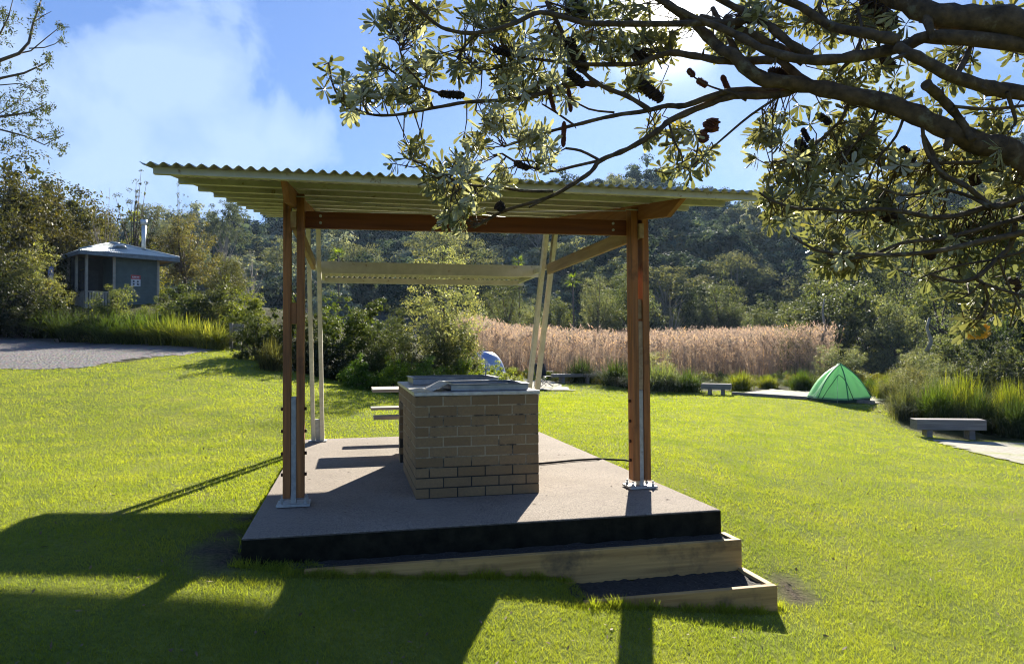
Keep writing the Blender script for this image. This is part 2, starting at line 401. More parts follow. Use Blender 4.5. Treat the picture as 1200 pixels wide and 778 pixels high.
tag(patch('gravel_pad', PAD_T, M_pad, .05, .2, .05), kind='structure')
tag(patch('gravel_pad', PAD_C, M_pad, .04, .2, .05), kind='structure')

def unit(v): return v / np.maximum(np.linalg.norm(v, axis=-1, keepdims=True), 1e-9)
def leaf_quads(P, N, T, ln, wd):
    """diamond leaves: centre P, normal N, long axis T"""
    T = unit(T - N * (T * N).sum(-1, keepdims=True)); B = np.cross(N, T)
    l, w_ = ln[:, None] / 2, wd[:, None] / 2
    return np.stack([P - T * l, P + B * w_ + T * l * .15, P + T * l, P - B * w_ + T * l * .15], 1).reshape(-1, 3)
# ---- grass
def grass():
    rng = np.random.default_rng(5)
    parts = []
    for (n, y0, y1) in [(640000, 2.3, 33)]:
        tt = rng.random(n * 2)                    # density falls off evenly with distance, blades become tufts
        y = y0 * (y1 / y0) ** tt
        sz = np.maximum(y, 4) / 6.0
        x = y * np.tan(rng.uniform(-.71, .71, n * 2)) + rng.normal(0, .05, n * 2)
        u, v = toS((x, y))
        ok = inside(LAWN, x, y) & ~inside(GRAVEL, x, y) & ~inside(PAD_R, x, y) & ~inside(PAD_T, x, y) & ~inside(PAD_C, x, y)
        ok &= ~((u > -.012) & (u < SW + .012) & (v > -.01) & (v < SL + .02))
        # steps
        ok &= ~((u > .5) & (u < 3.56) & (v > -.245) & (v <= 0)) & ~((u > 2.22) & (u < 3.55) & (v > -.67) & (v <= -.2))
        pat = np.sin(x * 2.1 + 1.3 * np.sin(y * 1.7)) * np.sin(y * 2.6 + 1.1 * np.sin(x * 2.3))
        ok &= rng.random(n * 2) > np.clip(pat - .45, 0, .5)
        ok &= rng.random(n * 2) > bare_mask(x, y) * 1.15
        ii = np.nonzero(ok)[0][:n]; x, y, pat, sz = x[ii], y[ii], pat[ii], sz[ii]; n_ = len(x)
        z = gz(x, y) - .004
        h = (.027 + .0025 * sz) * rng.uniform(.35, 1.25, n_) * (1 + .25 * pat); wdt = .0056 * sz ** 1.1 * rng.uniform(.6, 1.3, n_)
        a = rng.uniform(0, 2 * np.pi, n_); ln = rng.uniform(.2, 1.3, n_) * h; la = rng.uniform(0, 2 * np.pi, n_)
        B = np.c_[x, y, z]; dw = np.c_[np.cos(a), np.sin(a), np.zeros(n_)] * wdt[:, None] / 2
        tip = B + np.c_[np.cos(la) * ln, np.sin(la) * ln, h]
        parts.append(np.stack([B - dw, B + dw, tip], 1))
    for (u0, v0, u1, v1, n_) in [(-.03, 1.3, -.03, 5.4, 1800), (-.03, 5.5, SW, 5.5, 900), (SW + .03, .3, SW + .03, 5.4, 2600), (.3, -.28, 2.2, -.28, 2600), (2.2, -.72, 3.55, -.72, 2600), (3.59, -.7, 3.59, -.2, 500), (3.58, -.2, 3.56, .3, 500), (-.05, -.1, .45, -.22, 700), (-.03, .2, -.03, 1.3, 260)]:
        k = rng.random(n_) ** 1.0; u, v = u0 + (u1 - u0) * k + rng.normal(0, .014, n_), v0 + (v1 - v0) * k + rng.normal(0, .014, n_); x, y = SX + u * cy - v * sy_, SY + u * sy_ + v * cy
        z = gz(x, y) - .01; cl_ = .6 + .5 * np.sin(k * 57 + np.sin(k * 23) * 2); h = rng.uniform(.03, .085, n_) * np.clip(cl_, .3, 1.1); a = rng.uniform(0, 6.28, n_); la = rng.uniform(0, 6.28, n_); ln = h * rng.uniform(.2, .9, n_)
        B = np.c_[x, y, z]; dw = np.c_[np.cos(a), np.sin(a), np.zeros(n_)] * .0035
        parts.append(np.stack([B - dw, B + dw, B + np.c_[np.cos(la) * ln, np.sin(la) * ln, h]], 1))
    V = np.concatenate(parts).reshape(-1, 3); Fq = np.arange(len(V)).reshape(-1, 3)
    n_ = 900; y = 2.3 * (14 / 2.3) ** rng.random(n_); x = y * np.tan(rng.uniform(-.7, .7, n_)); u, v = toS((x, y)); ok = ~((u > -.1) & (u < SW + .1) & (v > -.75) & (v < SL + .1)); x, y = x[ok], y[ok]; n_ = len(x)
    P = np.c_[x, y, gz(x, y) + .028]; N = unit(rng.normal(0, .45, (n_, 3)) + [0, 0, 1]); lv = leaf_quads(P, N, rng.normal(0, 1, (n_, 3)), rng.uniform(.02, .06, n_), rng.uniform(.008, .02, n_))
    tag(obj('fallen_leaves', mesh_np('fallen_leaves', lv, np.arange(len(lv)).reshape(-1, 4), simple('fallen_leaf', (.22, .15, .08), (.10, .065, .035), 8, .8, bmp=0))), 'small brown fallen leaves scattered over the near lawn', 'fallen leaves', kind='stuff')
    o = obj('lawn_grass', mesh_np('lawn_grass', V, Fq, M_grass)); tag(o, 'short sunlit yellow green grass of the mown lawn', 'grass', kind='stuff')
grass()

# ---- slab and steps
m, t, b = newmat('concrete'); ob = mapped(t)
col = ramp(nz_(t, ob, 1.6, 6, .65), [(.3, (.29, .245, .195)), (.7, (.43, .37, .305))], t)
col = mixc(t, ramp(nz_(t, ob, 3.2, 6, .7, .4), [(.50, 0.0), (.68, .5)], t), col, (.20, .16, .135))
col = mixc(t, ramp(nz_(t, ob, 90, 3, .7), [(.42, 0.0), (.60, .8)], t), col, (.12, .10, .09))
col = mixc(t, ramp(nz_(t, ob, 32, 3, .7), [(.52, 0.0), (.62, .45)], t), col, (.10, .085, .075))
col = mixc(t, ramp(nz_(t, ob, 150, 2, .6), [(.62, 0.0), (.72, .5)], t), col, (.55, .5, .44))
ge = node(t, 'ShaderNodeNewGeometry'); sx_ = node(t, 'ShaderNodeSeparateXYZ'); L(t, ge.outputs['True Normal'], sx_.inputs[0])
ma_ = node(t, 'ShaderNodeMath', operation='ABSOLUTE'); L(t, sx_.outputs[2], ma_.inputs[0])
moss_shade = ramp(nz_(t, ob, 7, 6, .7), [(.35, (.006, .006, .004)), (.7, (.026, .024, .015))], t)
col = mixc(t, ramp(ma_.outputs[0], [(.3, 1.0), (.6, 0.0)], t), col, moss_shade)  # upright faces near-black: algae stain with their shade painted into the colour
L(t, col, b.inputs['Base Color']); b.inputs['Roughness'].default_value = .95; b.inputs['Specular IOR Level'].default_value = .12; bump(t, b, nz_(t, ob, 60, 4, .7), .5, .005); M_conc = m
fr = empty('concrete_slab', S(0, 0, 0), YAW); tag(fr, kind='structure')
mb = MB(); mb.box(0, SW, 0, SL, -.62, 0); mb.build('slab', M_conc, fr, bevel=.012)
M_pine = wood('treated_pine', (.52, .33, .12), (.28, .165, .06), 0, .75, stain=(.10, .075, .045))
M_pine2 = wood('treated_pine_side', (.50, .37, .17), (.30, .20, .085), 1, .75, stain=(.10, .075, .045))
M_soil = simple('step_fill', (.045, .039, .033), (.015, .013, .011), 60, .95, bmp=.9, bd=.02, stain=(.2, .17, .15), stain_scale=70, stain_lo=.62, stain_hi=.68)
st = empty('timber_steps', S(0, 0, 0), YAW, 'two low steps of yellow brown timber sleepers filled with dark gravel', 'steps')
mb = MB(); mb.box(.42, 3.545, -.245, -.195, -.40, -.168); mb.build('sleeper', M_pine, st, bevel=.006)
mb = MB(); mb.box(3.495, 3.545, -.192, -.003, -.40, -.170); mb.build('sleeper', M_pine2, st, bevel=.005)
mb = MB(); mb.box(2.18, 3.555, -.68, -.63, -.60, -.368); mb.build('sleeper', M_pine, st, bevel=.006)
mb = MB(); mb.box(3.505, 3.555, -.627, -.248, -.60, -.370); mb.build('sleeper', M_pine2, st, bevel=.005)
def fill(name, u0, u1, v0, v1, z):
    xs = np.linspace(u0, u1, 60); ys = np.linspace(v0, v1, 10); X, Y = np.meshgrid(xs, ys); r = np.random.default_rng(3)
    idx = np.arange(X.size).reshape(X.shape)
    me = mesh_np(name, np.c_[X.ravel(), Y.ravel(), z + r.normal(0, .004, X.size)], np.c_[idx[:-1, :-1].ravel(), idx[:-1, 1:].ravel(), idx[1:, 1:].ravel(), idx[1:, :-1].ravel()], M_soil, smooth=True)
    return obj(name, me, st)
fill('gravel_fill', .3, 3.495, -.196, -.001, -.185); fill('gravel_fill', 2.15, 3.505, -.631, -.246, -.392)
# litter on the slab
rng = random.Random(4); mb = MB()
for i in range(70):
    u, v = rng.uniform(.1, SW - .1), rng.uniform(.05, SL - .1); a = rng.uniform(0, 6.28); l_ = rng.uniform(.006, .022)
    c_, s_ = math.cos(a) * l_, math.sin(a) * l_
    mb.add([(u - c_, v - s_, .002), (u + s_ * .3, v - c_ * .3, .006), (u + c_, v + s_, .003), (u - s_ * .3, v + c_ * .3, .005)], [(0, 1, 2, 3)])
lt = mb.build('leaf_litter', simple('dead_leaf', (.10, .06, .035), rough=.9), None)
lt.location = S(0, 0, 0); lt.rotation_euler = (0, 0, YAW); tag(lt, 'scattered dry leaf scraps lying on the concrete slab', 'leaf litter', kind='stuff')

# ================================================================== SHELTER
M_hw = wood('hardwood_post', (.42, .17, .052), (.15, .065, .025), 2, .5, stain=(.06, .025, .015))
M_hwx = wood('hardwood_beam', (.20, .062, .022), (.10, .032, .014), 0, .5)
M_hwy = wood('hardwood_rafter', (.33, .145, .05), (.19, .075, .028), 1, .55)
M_tie = wood('weathered_tie', (.42, .31, .19), (.26, .18, .11), 1, .7, stain=(.3, .12, .04))
M_galv = simple('galvanised_steel', (.54, .53, .46), (.42, .41, .35), 8, .55, metal=.25, bmp=.1, stain=(.20, .12, .05), stain_scale=11, stain_lo=.62, stain_hi=.72)
M_cream = simple('painted_channel', (.74, .70, .58), (.58, .54, .42), 12, .5, metal=.1, bmp=.1, stain=(.28, .19, .09), stain_scale=18, stain_lo=.62, stain_hi=.72)
M_zinc = simple('zinc_plate', (.46, .47, .44), (.30, .31, .29), 25, .6, metal=.05, bmp=.15, stain=(.3, .28, .25), stain_scale=30, stain_lo=.6, stain_hi=.7)
M_sheet = simple('roof_iron', (.56, .54, .46), (.42, .41, .35), 5, .5, metal=.3, bmp=.05, stain=(.26, .17, .10), stain_scale=6, stain_lo=.55, stain_hi=.75)
M_dark = simple('rusty_bolt', (.09, .045, .03), rough=.7, metal=.4)
sh = empty('barbecue_shelter', S(0, 0, 0), YAW, 'open timber and steel shelter with sloping corrugated metal roof over the brick barbecue', 'shelter')
U1, U2, VP = .263, 3.26, .99
RZ0, RS = 2.464, .1395                 # height of the sheet at v = -.07 and its slope up to the back
def zr(v): return RZ0 + RS * (v + .07)
for uc, nm in ((U1, 'L'), (U2, 'R')):
    for s in (-1, 1):
        mb = MB(); x0 = uc + (.0225 if s > 0 else -.0825); mb.box(x0, x0 + .06, VP - .062, VP + .062, .07, zr(VP) - .085)
        o = mb.build('post', M_hw, sh, bevel=.004)
        for k, z in enumerate((.25, .42, .60, .78)):
            mb = MB(); mb.tube([(x0 + (.06 if s > 0 else -.018), VP, z), (x0 + (.078 if s > 0 else 0), VP, z)], .014, 6); mb.build('bolt', M_dark, o)
    mb = MB(); mb.box(uc - .021, uc + .021, VP - .045, VP + .045, .0, .88); bp = mb.build('post_stirrup', M_zinc, sh, bevel=.003)
    mb = MB(); mb.box(uc - .13, uc + .13, VP - .10, VP + .10, .006, .026); pl = mb.build('base_plate', M_zinc, bp, bevel=.003)
    for a, b_ in ((-.095, -.07), (.095, -.07), (-.095, .07), (.095, .07)):
        mb = MB(); mb.tube([(uc + a, VP + b_, .026), (uc + a, VP + b_, .045)], .016, 6); mb.tube([(uc + a, VP + b_, .04), (uc + a, VP + b_, .07)], .008, 6); ab = mb.build('anchor_bolt', M_zinc, bp); ab.data.polygons.foreach_set('use_smooth', [False] * len(ab.data.polygons))
    mb = MB()
    if nm == 'L': mb.box(uc - .0215, uc + .0215, VP - .05, VP + .05, 1.47, 1.64)
    else: mb.box(uc - .0215, uc + .0215, VP - .05, VP + .05, .885, 1.50); mb.box(uc - .0215, uc + .0215, VP - .03, VP + .05, 1.52, 1.70)
    mb.build('spacer', M_tie if nm == 'R' else M_hw, sh, bevel=.002)
    # rafter, mitred at its front end
    y0, y1 = .05, 6.1; d_ = .135; top = lambda v: zr(v) - .056
    mb = MB(); e = .022
    mb.hexa([(uc - e, y0 + .28, top(y0 + .28) - d_), (uc + e, y0 + .28, top(y0 + .28) - d_), (uc + e, y1, top(y1) - d_), (uc - e, y1, top(y1) - d_),
             (uc - e, y0, top(y0)), (uc + e, y0, top(y0)), (uc + e, y1, top(y1)), (uc - e, y1, top(y1))])
    mb.build('rafter', M_hwy, sh, bevel=.003)
    # raked rear post: two steel channels leaning forward
    base, topp = (5.18, 0.012), (5.18 - .47 * 3.0, 3.0)
    for s in (-1, 1):
        mb = MB(); xo = uc + s * .058
        dv = Vector((0, topp[0] - base[0], topp[1] - base[1])).normalized(); nrm = Vector((0, -dv.z, dv.y))
        p0, p1 = Vector((xo, base[0], base[1])), Vector((xo, *topp))
        # C section: web outwards, two flanges
        for (du, dn, wu, wn_) in ((s * .0, 0, .006, .10), (-s * .024, .047, .048, .006), (-s * .024, -.047, .048, .006)):
            cc = Vector((du + s * .024, 0, 0)) + nrm * dn
            a, b_ = p0 + cc, p1 + cc; q = Vector((wu / 2, 0, 0)); r_ = nrm * wn_ / 2
            mb.hexa([a - q - r_, a + q - r_, a + q + r_, a - q + r_, b_ - q - r_, b_ + q - r_, b_ + q + r_, b_ - q + r_])
        mb.build('raked_post', M_cream, sh)
    mb = MB(); mb.hexa([(uc - .03, 5.13, .01), (uc + .03, 5.13, .01), (uc + .03, 5.22, .01), (uc - .03, 5.22, .01), (uc - .03, 4.98, .32), (uc + .03, 4.98, .32), (uc + .03, 5.07, .32), (uc - .03, 5.07, .32)])
    q = mb.build('post_stirrup', M_zinc, sh); mb = MB(); mb.box(uc - .12, uc + .12, 5.08, 5.27, .004, .016); mb.build('base_plate', M_zinc, q, bevel=.002)
    mb = MB(); mb.box(uc - .022, uc + .022, VP - .10, 4.0, 2.245, 2.375); mb.build('tie_beam', M_tie, sh, bevel=.003)
    for (va, za, vb, zb) in ((VP, 2.56, 3.9, 2.9),):
        mb = MB(); mb.tube([(uc - .14, VP - .07, 2.50), (uc + .14, VP - .07, 2.50)], .006, 6); mb.build('tie_rod', M_zinc, sh)
mb = MB(); mb.tube([(U1 - .08, VP - .08, 2.50), (U2 + .05, 3.6, 2.86)], .005, 5); mb.build('tie_rod', M_zinc, sh)
mb = MB(); mb.tube([(U2 + .05, VP - .05, 2.50), (U1, 3.6, 2.86)], .005, 5); mb.build('tie_rod', M_zinc, sh)
# front beam (rests just behind the post faces)
mb = MB(); mb.hexa([(U1 - .05, VP + .064, 2.268), (U2 + .05, VP + .064, 2.29), (U2 + .05, VP + .108, 2.29), (U1 - .05, VP + .108, 2.268),
                    (U1 - .05, VP + .064, 2.408), (U2 + .05, VP + .064, 2.43), (U2 + .05, VP + .108, 2.43), (U1 - .05, VP + .108, 2.408)])
bm_ = mb.build('beam', M_hwx, sh, bevel=.003)
for uu, z in ((U1 + .205, 2.372), (U1 + .205, 2.315), (U2 - .21, 2.395), (U2 - .21, 2.335)):
    mb = MB(); mb.tube([(uu, VP + .054, z), (uu, VP + .066, z)], .012, 8); mb.build('bolt', M_zinc, bm_)
# purlins: C sections across
RU0, RU1, RV0, RV1 = -.60, 4.0, -.15, 6.2
for k in range(10):
    v = -.06 + k * .69; zt = zr(v) - .0135; mb = MB(); h_ = .043
    a, b_ = RU0 + .06, RU1 - .06
    mb.box(a, b_, v, v + .003, zt - h_, zt); mb.box(a, b_, v + .0032, v + .045, zt - .003, zt - .0002); mb.box(a, b_, v + .0032, v + .045, zt - h_ + .0002, zt - h_ + .003)
    mb.box(a, b_, v + .042, v + .045, zt - h_ + .0032, zt - h_ + .016)
    mb.build('purlin', M_galv, sh)
def sheet(name, u0, u1, v0, v1, z0, z1, amp=.0125, pitch=.076, parent=sh):
    n = int((u1 - u0) / pitch * 10) + 1; us = np.linspace(u0, u1, n); vs = np.linspace(v0, v1, 6)
    Uu, Vv = np.meshgrid(us, vs); Z = z0 + (Vv - v0) / (v1 - v0) * (z1 - z0) + amp * np.cos(Uu / pitch * 2 * np.pi)
    idx = np.arange(Uu.size).reshape(Uu.shape)
    me = mesh_np(name, np.c_[Uu.ravel(), Vv.ravel(), Z.ravel()], np.c_[idx[:-1, :-1].ravel(), idx[:-1, 1:].ravel(), idx[1:, 1:].ravel(), idx[1:, :-1].ravel()], M_sheet, smooth=True)
    o = obj(name, me, parent); s = o.modifiers.new('thick', 'SOLIDIFY'); s.thickness = .0012; s.offset = 0
    return o
rs = sheet('roof_sheet', RU0, RU1, RV0, RV1, zr(RV0), zr(RV1))
# lower rear canopy carried on brackets behind the raked posts
C0, C1 = U1 + .02, U2 + .12
mb = MB(); mb.box(C0, C1, 4.75, 4.754, 2.285, 2.445); mb.box(C0, C1, 4.7542, 4.805, 2.441, 2.4448); mb.box(C0, C1, 4.7542, 4.805, 2.2852, 2.289); mb.build('purlin', M_galv, sh)
sheet('canopy_sheet', C0, C1, 4.81, 5.98, 2.375, 2.365)
mb = MB(); mb.box(C0, C1, 5.9, 5.904, 2.265, 2.345); mb.box(C0, C1, 5.9042, 5.945, 2.2652, 2.269); mb.build('purlin', M_galv, sh)
for uc in (U1, U2):
    mb = MB(); mb.box(uc - .02, uc + .02, 4.05, 4.746, 2.32, 2.38); mb.build('canopy_bracket', M_galv, sh)
    mb = MB(); mb.box(uc + .03, uc + .07, 4.81, 5.9, 2.30, 2.34); mb.build('canopy_bracket', M_galv, sh)

# ================================================================== BARBECUE
BU, BV, BW, BD = 1.244, .9755, 1.07, 2.207
bq = empty('brick_barbecue', S(BU, BV, 0), YAW, 'khaki brick barbecue block with steel top and two raised hotplates', 'barbecue')
m, t, b = newmat('khaki_brick'); ge = node(t, 'ShaderNodeNewGeometry'); ob = mapped(t)
col = ramp(ge.outputs['Random Per Island'], [(0, (.215, .132, .056)), (.5, (.245, .155, .068)), (1, (.275, .178, .082))], t)
col = mixc(t, ramp(nz_(t, ob, 45, 4, .7), [(.35, 0.0), (.65, .5)], t), col, (.15, .10, .055))
col = mixc(t, ramp(nz_(t, ob, 4, 5, .7), [(.55, 0.0), (.75, .4)], t), col, (.12, .085, .05))
L(t, col, b.inputs['Base Color']); b.inputs['Roughness'].default_value = .85; bump(t, b, nz_(t, ob, 70, 4, .7), .5, .003); M_brick = m
M_mortar = simple('mortar', (.40, .32, .20), (.27, .22, .14), 30, .95, bmp=.4, stain=(.04, .035, .03), stain_scale=4, stain_lo=.52, stain_hi=.62)
rng = random.Random(2)
OV0, OV1, OZ = 1.5, 2.02, .688         # wood store opening on the left side
def bricks(mb, axis, fixed0, fixed1, a0, a1, zc, off, skip=None):
    a = a0; first = off if off > 0 else .23
    while a < a1 - .02:
        e = min(a + first, a1)
        if skip and skip(a, e, zc): segs = []
        elif skip: segs = [(a, e)]
        else: segs = [(a, e)]
        if skip and segs and zc < OZ:
            s_, e_ = segs[0]
            if s_ < OV0 < e_: segs = [(s_, OV0)]
            elif s_ < OV1 < e_: segs = [(OV1, e_)]
        for s_, e_ in segs:
            j = lambda: rng.uniform(-.0007, .0007)
            if axis == 'u': mb.box(s_ + j(), e_ + j(), fixed0 + j(), fixed1, zc + .005, zc + .081)
            else: mb.box(fixed0 + j(), fixed1, s_ + j(), e_ + j(), zc + .005, zc + .081)
        a = e + .01; first = .23
sk = lambda a, e, z: z < OZ and a >= OV0 - .005 and e <= OV1 + .005
mb = MB()
for r_ in range(10):
    z = r_ * .086
    if r_ % 2 == 1:    # stretcher starts the front face (top course)
        bricks(mb, 'u', 0, .11, 0, BW - .12, z, 0); bricks(mb, 'v', 0, .11, .12, BD, z, .23, sk)
        bricks(mb, 'v', BW - .0, BW - .11, 0, BD, z, 0)
    else:
        bricks(mb, 'u', 0, .11, .12, BW, z, .23); bricks(mb, 'v', 0, .11, 0, BD, z, 0, sk)
        bricks(mb, 'v', BW, BW - .11, .12, BD, z, .23)
    bricks(mb, 'u', BD, BD - .11, .12, BW - .12, z, .11)
body = mb.build('brick_wall', M_brick, bq, bevel=.0035, seg=2)
t = M_mortar.node_tree; ob = mapped(t); sxm = node(t, 'ShaderNodeSeparateXYZ'); L(t, ob, sxm.inputs[0]); bb = t.nodes['Principled BSDF']; srcm = bb.inputs['Base Color'].links[0].from_socket
am = node(t, 'ShaderNodeMath', operation='ADD'); L(t, sxm.outputs[2], am.inputs[0]); nm_ = node(t, 'ShaderNodeMath', operation='MULTIPLY'); L(t, nz_(t, ob, 5, 4, .6), nm_.inputs[0]); nm_.inputs[1].default_value = .5; L(t, nm_.outputs[0], am.inputs[1])
L(t, mixc(t, ramp(am.outputs[0], [(.50, .93), (.60, 0.0)], t), srcm, (.022, .019, .015)), bb.inputs['Base Color'])
e = .0028; mb = MB(); mb.box(e, BW - e, e, OV0, 0, .858); mb.box(e, BW - e, OV1, BD - e, 0, .858); mb.box(e, BW - e, OV0, OV1, OZ, .858); mb.box(.6, BW - e, OV0, OV1, 0, OZ)
mb.build('mortar', M_mortar, body)
M_cap = simple('steel_top', (.50, .50, .50), (.36, .36, .37), 12, .38, metal=.55, bmp=.05, stain=(.24, .23, .22), stain_scale=9, stain_lo=.5, stain_hi=.75)
M_dsteel = simple('steel_hood', (.30, .32, .35), (.2, .22, .25), 10, .35, metal=.7, bmp=.05)
mb = MB(); mb.box(-.012, BW + .012, -.012, BD + .012, .862, .894); mb.build('steel_top', M_cap, bq, bevel=.004)
def hot(u0, u1, v0, v1, h):
    mb = MB(); z0 = .895; th = .02
    mb.box(u0, u1, v0, v0 + th, z0, z0 + h); mb.box(u0, u1, v1 - th, v1, z0, z0 + h); mb.box(u0, u0 + th, v0 + th, v1 - th, z0, z0 + h); mb.box(u1 - th, u1, v0 + th, v1 - th, z0, z0 + h)
    o = mb.build('hotplate', M_dsteel, bq, bevel=.004)
    mb = MB(); mb.box(u0 + th, u1 - th, v0 + th, v1 - th, z0 + .012, z0 + h - .02); mb.build('cooking_plate', simple('cooking_steel', (.2, .2, .2), (.1, .1, .1), 10, .3, metal=.8), o)
    mb = MB(); mb.box(u0 - .012, u1 + .012, v0 - .012, v0 + .03, z0 + h + .0005, z0 + h + .008); mb.box(u0 - .012, u1 + .012, v1 - .03, v1 + .012, z0 + h + .0005, z0 + h + .008)
    mb.box(u0 - .012, u0 + .03, v0 + .0305, v1 - .0305, z0 + h + .0005, z0 + h + .008); mb.box(u1 - .03, u1 + .012, v0 + .0305, v1 - .0305, z0 + h + .0005, z0 + h + .008); mb.build('rim', M_dsteel, o, bevel=.002)
    return o
h1 = hot(.315, 1.0, .085, .80, .052); h2 = hot(.09, .98, 1.33, 2.05, .062)
mb = MB(); zb = .896
mb.hexa([(.145, .12, zb), (.16, .12, zb), (.16, .70, zb), (.145, .70, zb), (.285, .12, zb + .066), (.30, .12, zb + .066), (.30, .70, zb + .066), (.285, .70, zb + .066)])
mb.build('sloped_cheek', M_cap, h1)
mb = MB(); mb.tube([(.9, 1.6, .95), (.9, 1.6, 1.04)], .008, 8); mb.tube([(.9, 1.6, 1.035), (.9, 1.6, 1.05)], .022, 10); mb.build('push_button', M_cap, bq)

# dark cable from the barbecue across to the lawn by the right post
pts = [(628, 543.5), (650, 541.5), (675, 539), (700, 537.5), (722, 538.5), (733, 539), (741, 541)]
mb = MB(); mb.tube([on_level(x, y, .014 if i < 4 else -.0 - .05 * (i - 3)) for i, (x, y) in enumerate(pts)], .011, 8)
tag(mb.build('cable', simple('black_rubber', (.02, .018, .018), rough=.95, spec=.05), None), 'thin black cable running across the slab behind the right front post', 'cable')

# ================================================================== PICNIC TABLE
M_grey = wood('weathered_slat', (.42, .38, .32), (.27, .235, .19), 0, .8)
M_leg = wood('table_leg', (.36, .20, .09), (.2, .11, .05), 2, .7)
pt = empty('picnic_table', S(.98, 3.7, 0), YAW, 'grey timber picnic table with two attached benches, standing behind the brick barbecue', 'picnic table')
for k in range(4): mb = MB(); mb.box(0, 1.9, .55 + k * .185, .55 + k * .185 + .175, .712, .75); mb.build('table_plank', M_grey, pt, bevel=.004)
for v0 in (0, 1.41):
    for k in range(2): mb = MB(); mb.box(0, 1.9, v0 + k * .14, v0 + k * .14 + .13, .415, .45); mb.build('seat_plank', M_grey, pt, bevel=.004)
for u in (.8, 1.5):
    mb = MB(); mb.box(u, u + .045, .02, 1.67, .33, .414); mb.build('seat_bearer', M_leg, pt, bevel=.003)
    mb = MB(); mb.box(u, u + .045, .58, 1.25, .63, .711); mb.build('top_bearer', M_grey, pt, bevel=.003)
    for s in (-1, 1): mb = MB(); mb.beam((u + .069, .91 + s * .22, .70), (u + .069, .91 + s * .60, .003), .045, .09, (0, 1, 0)); mb.build('leg', M_leg, pt, bevel=.003)

# ================================================================== VEGETATION BUILDERS
def clump_points(rng, nc, shape, low=0.0):
    """clump centres in a unit crown: shape 'ball' (z 0..2 about 1), 'mound' (z 0..1 on the ground)"""
    o = []
    while len(o) < nc:
        p = rng.normal(0, 1, 3); p /= np.linalg.norm(p); r = rng.uniform(.15, 1) ** .45
        p *= r * rng.uniform(.85, 1.1)
        if shape == 'mound':
            if p[2] < -.05: continue
            o.append([p[0], p[1], abs(p[2]) * .86 + .02])
        elif shape == 'flat':
            if p[2] < -.25: continue
            o.append([p[0], p[1], .62 + p[2] * .38])
        else:
            if p[2] < -.75 + low: continue
            o.append([p[0], p[1], 1 + p[2]])
    return np.array(o)
def foliage_arrays(seed, nc, per, ln, wd, shape='mound', cr=.22, low=0, squash=.75, up=.5, asp=1.0, out=.95, jit=.48):
    rng = np.random.default_rng(seed)
    Cn = clump_points(rng, nc, shape, low) * np.array([1, 1, asp])
    R = cr * rng.uniform(.55, 1.35, nc)
    ci = np.repeat(np.arange(nc), per)
    d = unit(rng.normal(0, 1, (len(ci), 3))); d[:, 2] = np.where(rng.random(len(ci)) < up, np.abs(d[:, 2]), d[:, 2])
    rr = R[ci] * rng.uniform(.45, 1.08, len(ci))
    P = Cn[ci] + d * rr[:, None] * np.array([1, 1, squash])
    if shape == 'mound': P[:, 2] = np.abs(P[:, 2])
    N = unit(d * out + rng.normal(0, jit, d.shape) + np.array([0, 0, .35]))
    T = unit(rng.normal(0, 1, d.shape) + d * .8)
    n = len(P)
    V = leaf_quads(P, N, T, ln * rng.uniform(.6, 1.4, n), wd * rng.uniform(.6, 1.4, n))
    # larger leaf sprays inside each clump close the crown
    m_ = nc * max(6, per // 7); ci = rng.integers(0, nc, m_); d = unit(rng.normal(0, 1, (m_, 3)))
    P = Cn[ci] * np.array([.86, .86, .9]) + d * (R[ci] * rng.uniform(.1, .75, m_))[:, None]
    if shape == 'mound': P[:, 2] = np.abs(P[:, 2])
    V2 = leaf_quads(P, unit(rng.normal(0, 1, d.shape)), unit(rng.normal(0, 1, d.shape)), ln * rng.uniform(1.5, 2.6, m_), wd * rng.uniform(1.8, 3.2, m_))
    return np.concatenate([V, V2]), Cn
def limb_mesh(seed, Cn, shape, r0=.035, nb=14, mat=None, asp=1.0):
    rng = random.Random(seed); mb = MB()
    z0 = {'mound': 0.0, 'flat': 0.0, 'ball': 0.0}[shape]
    idx = list(range(len(Cn))); rng.shuffle(idx)
    th = (.9 if shape == 'ball' else (.5 if shape == 'flat' else .2)) * asp
    jn = Vector((rng.uniform(-.05, .05), rng.uniform(-.05, .05), th * .7))
    mb.tube([(0, 0, -.08), (jn.x * .5 + rng.uniform(-.02, .02), jn.y * .5, jn.z * .5), jn], [r0 * 1.3, r0, r0 * .85], 7)
    for i in idx[:nb]:
        c = Vector(Cn[i]); s_ = jn * rng.uniform(.55, 1.0); mid = (s_ + c) / 2 + Vector([rng.uniform(-.06, .06) for _ in range(3)])
        mb.tube([s_, mid, c], [r0 * .55, r0 * .35, r0 * .12], 5, cap=False)
    me = bpy.data.meshes.new('trunk'); me.from_pydata(mb.v, [], mb.f); me.polygons.foreach_set('use_smooth', mb.sm); me.materials.append(mat or M_barks); return me

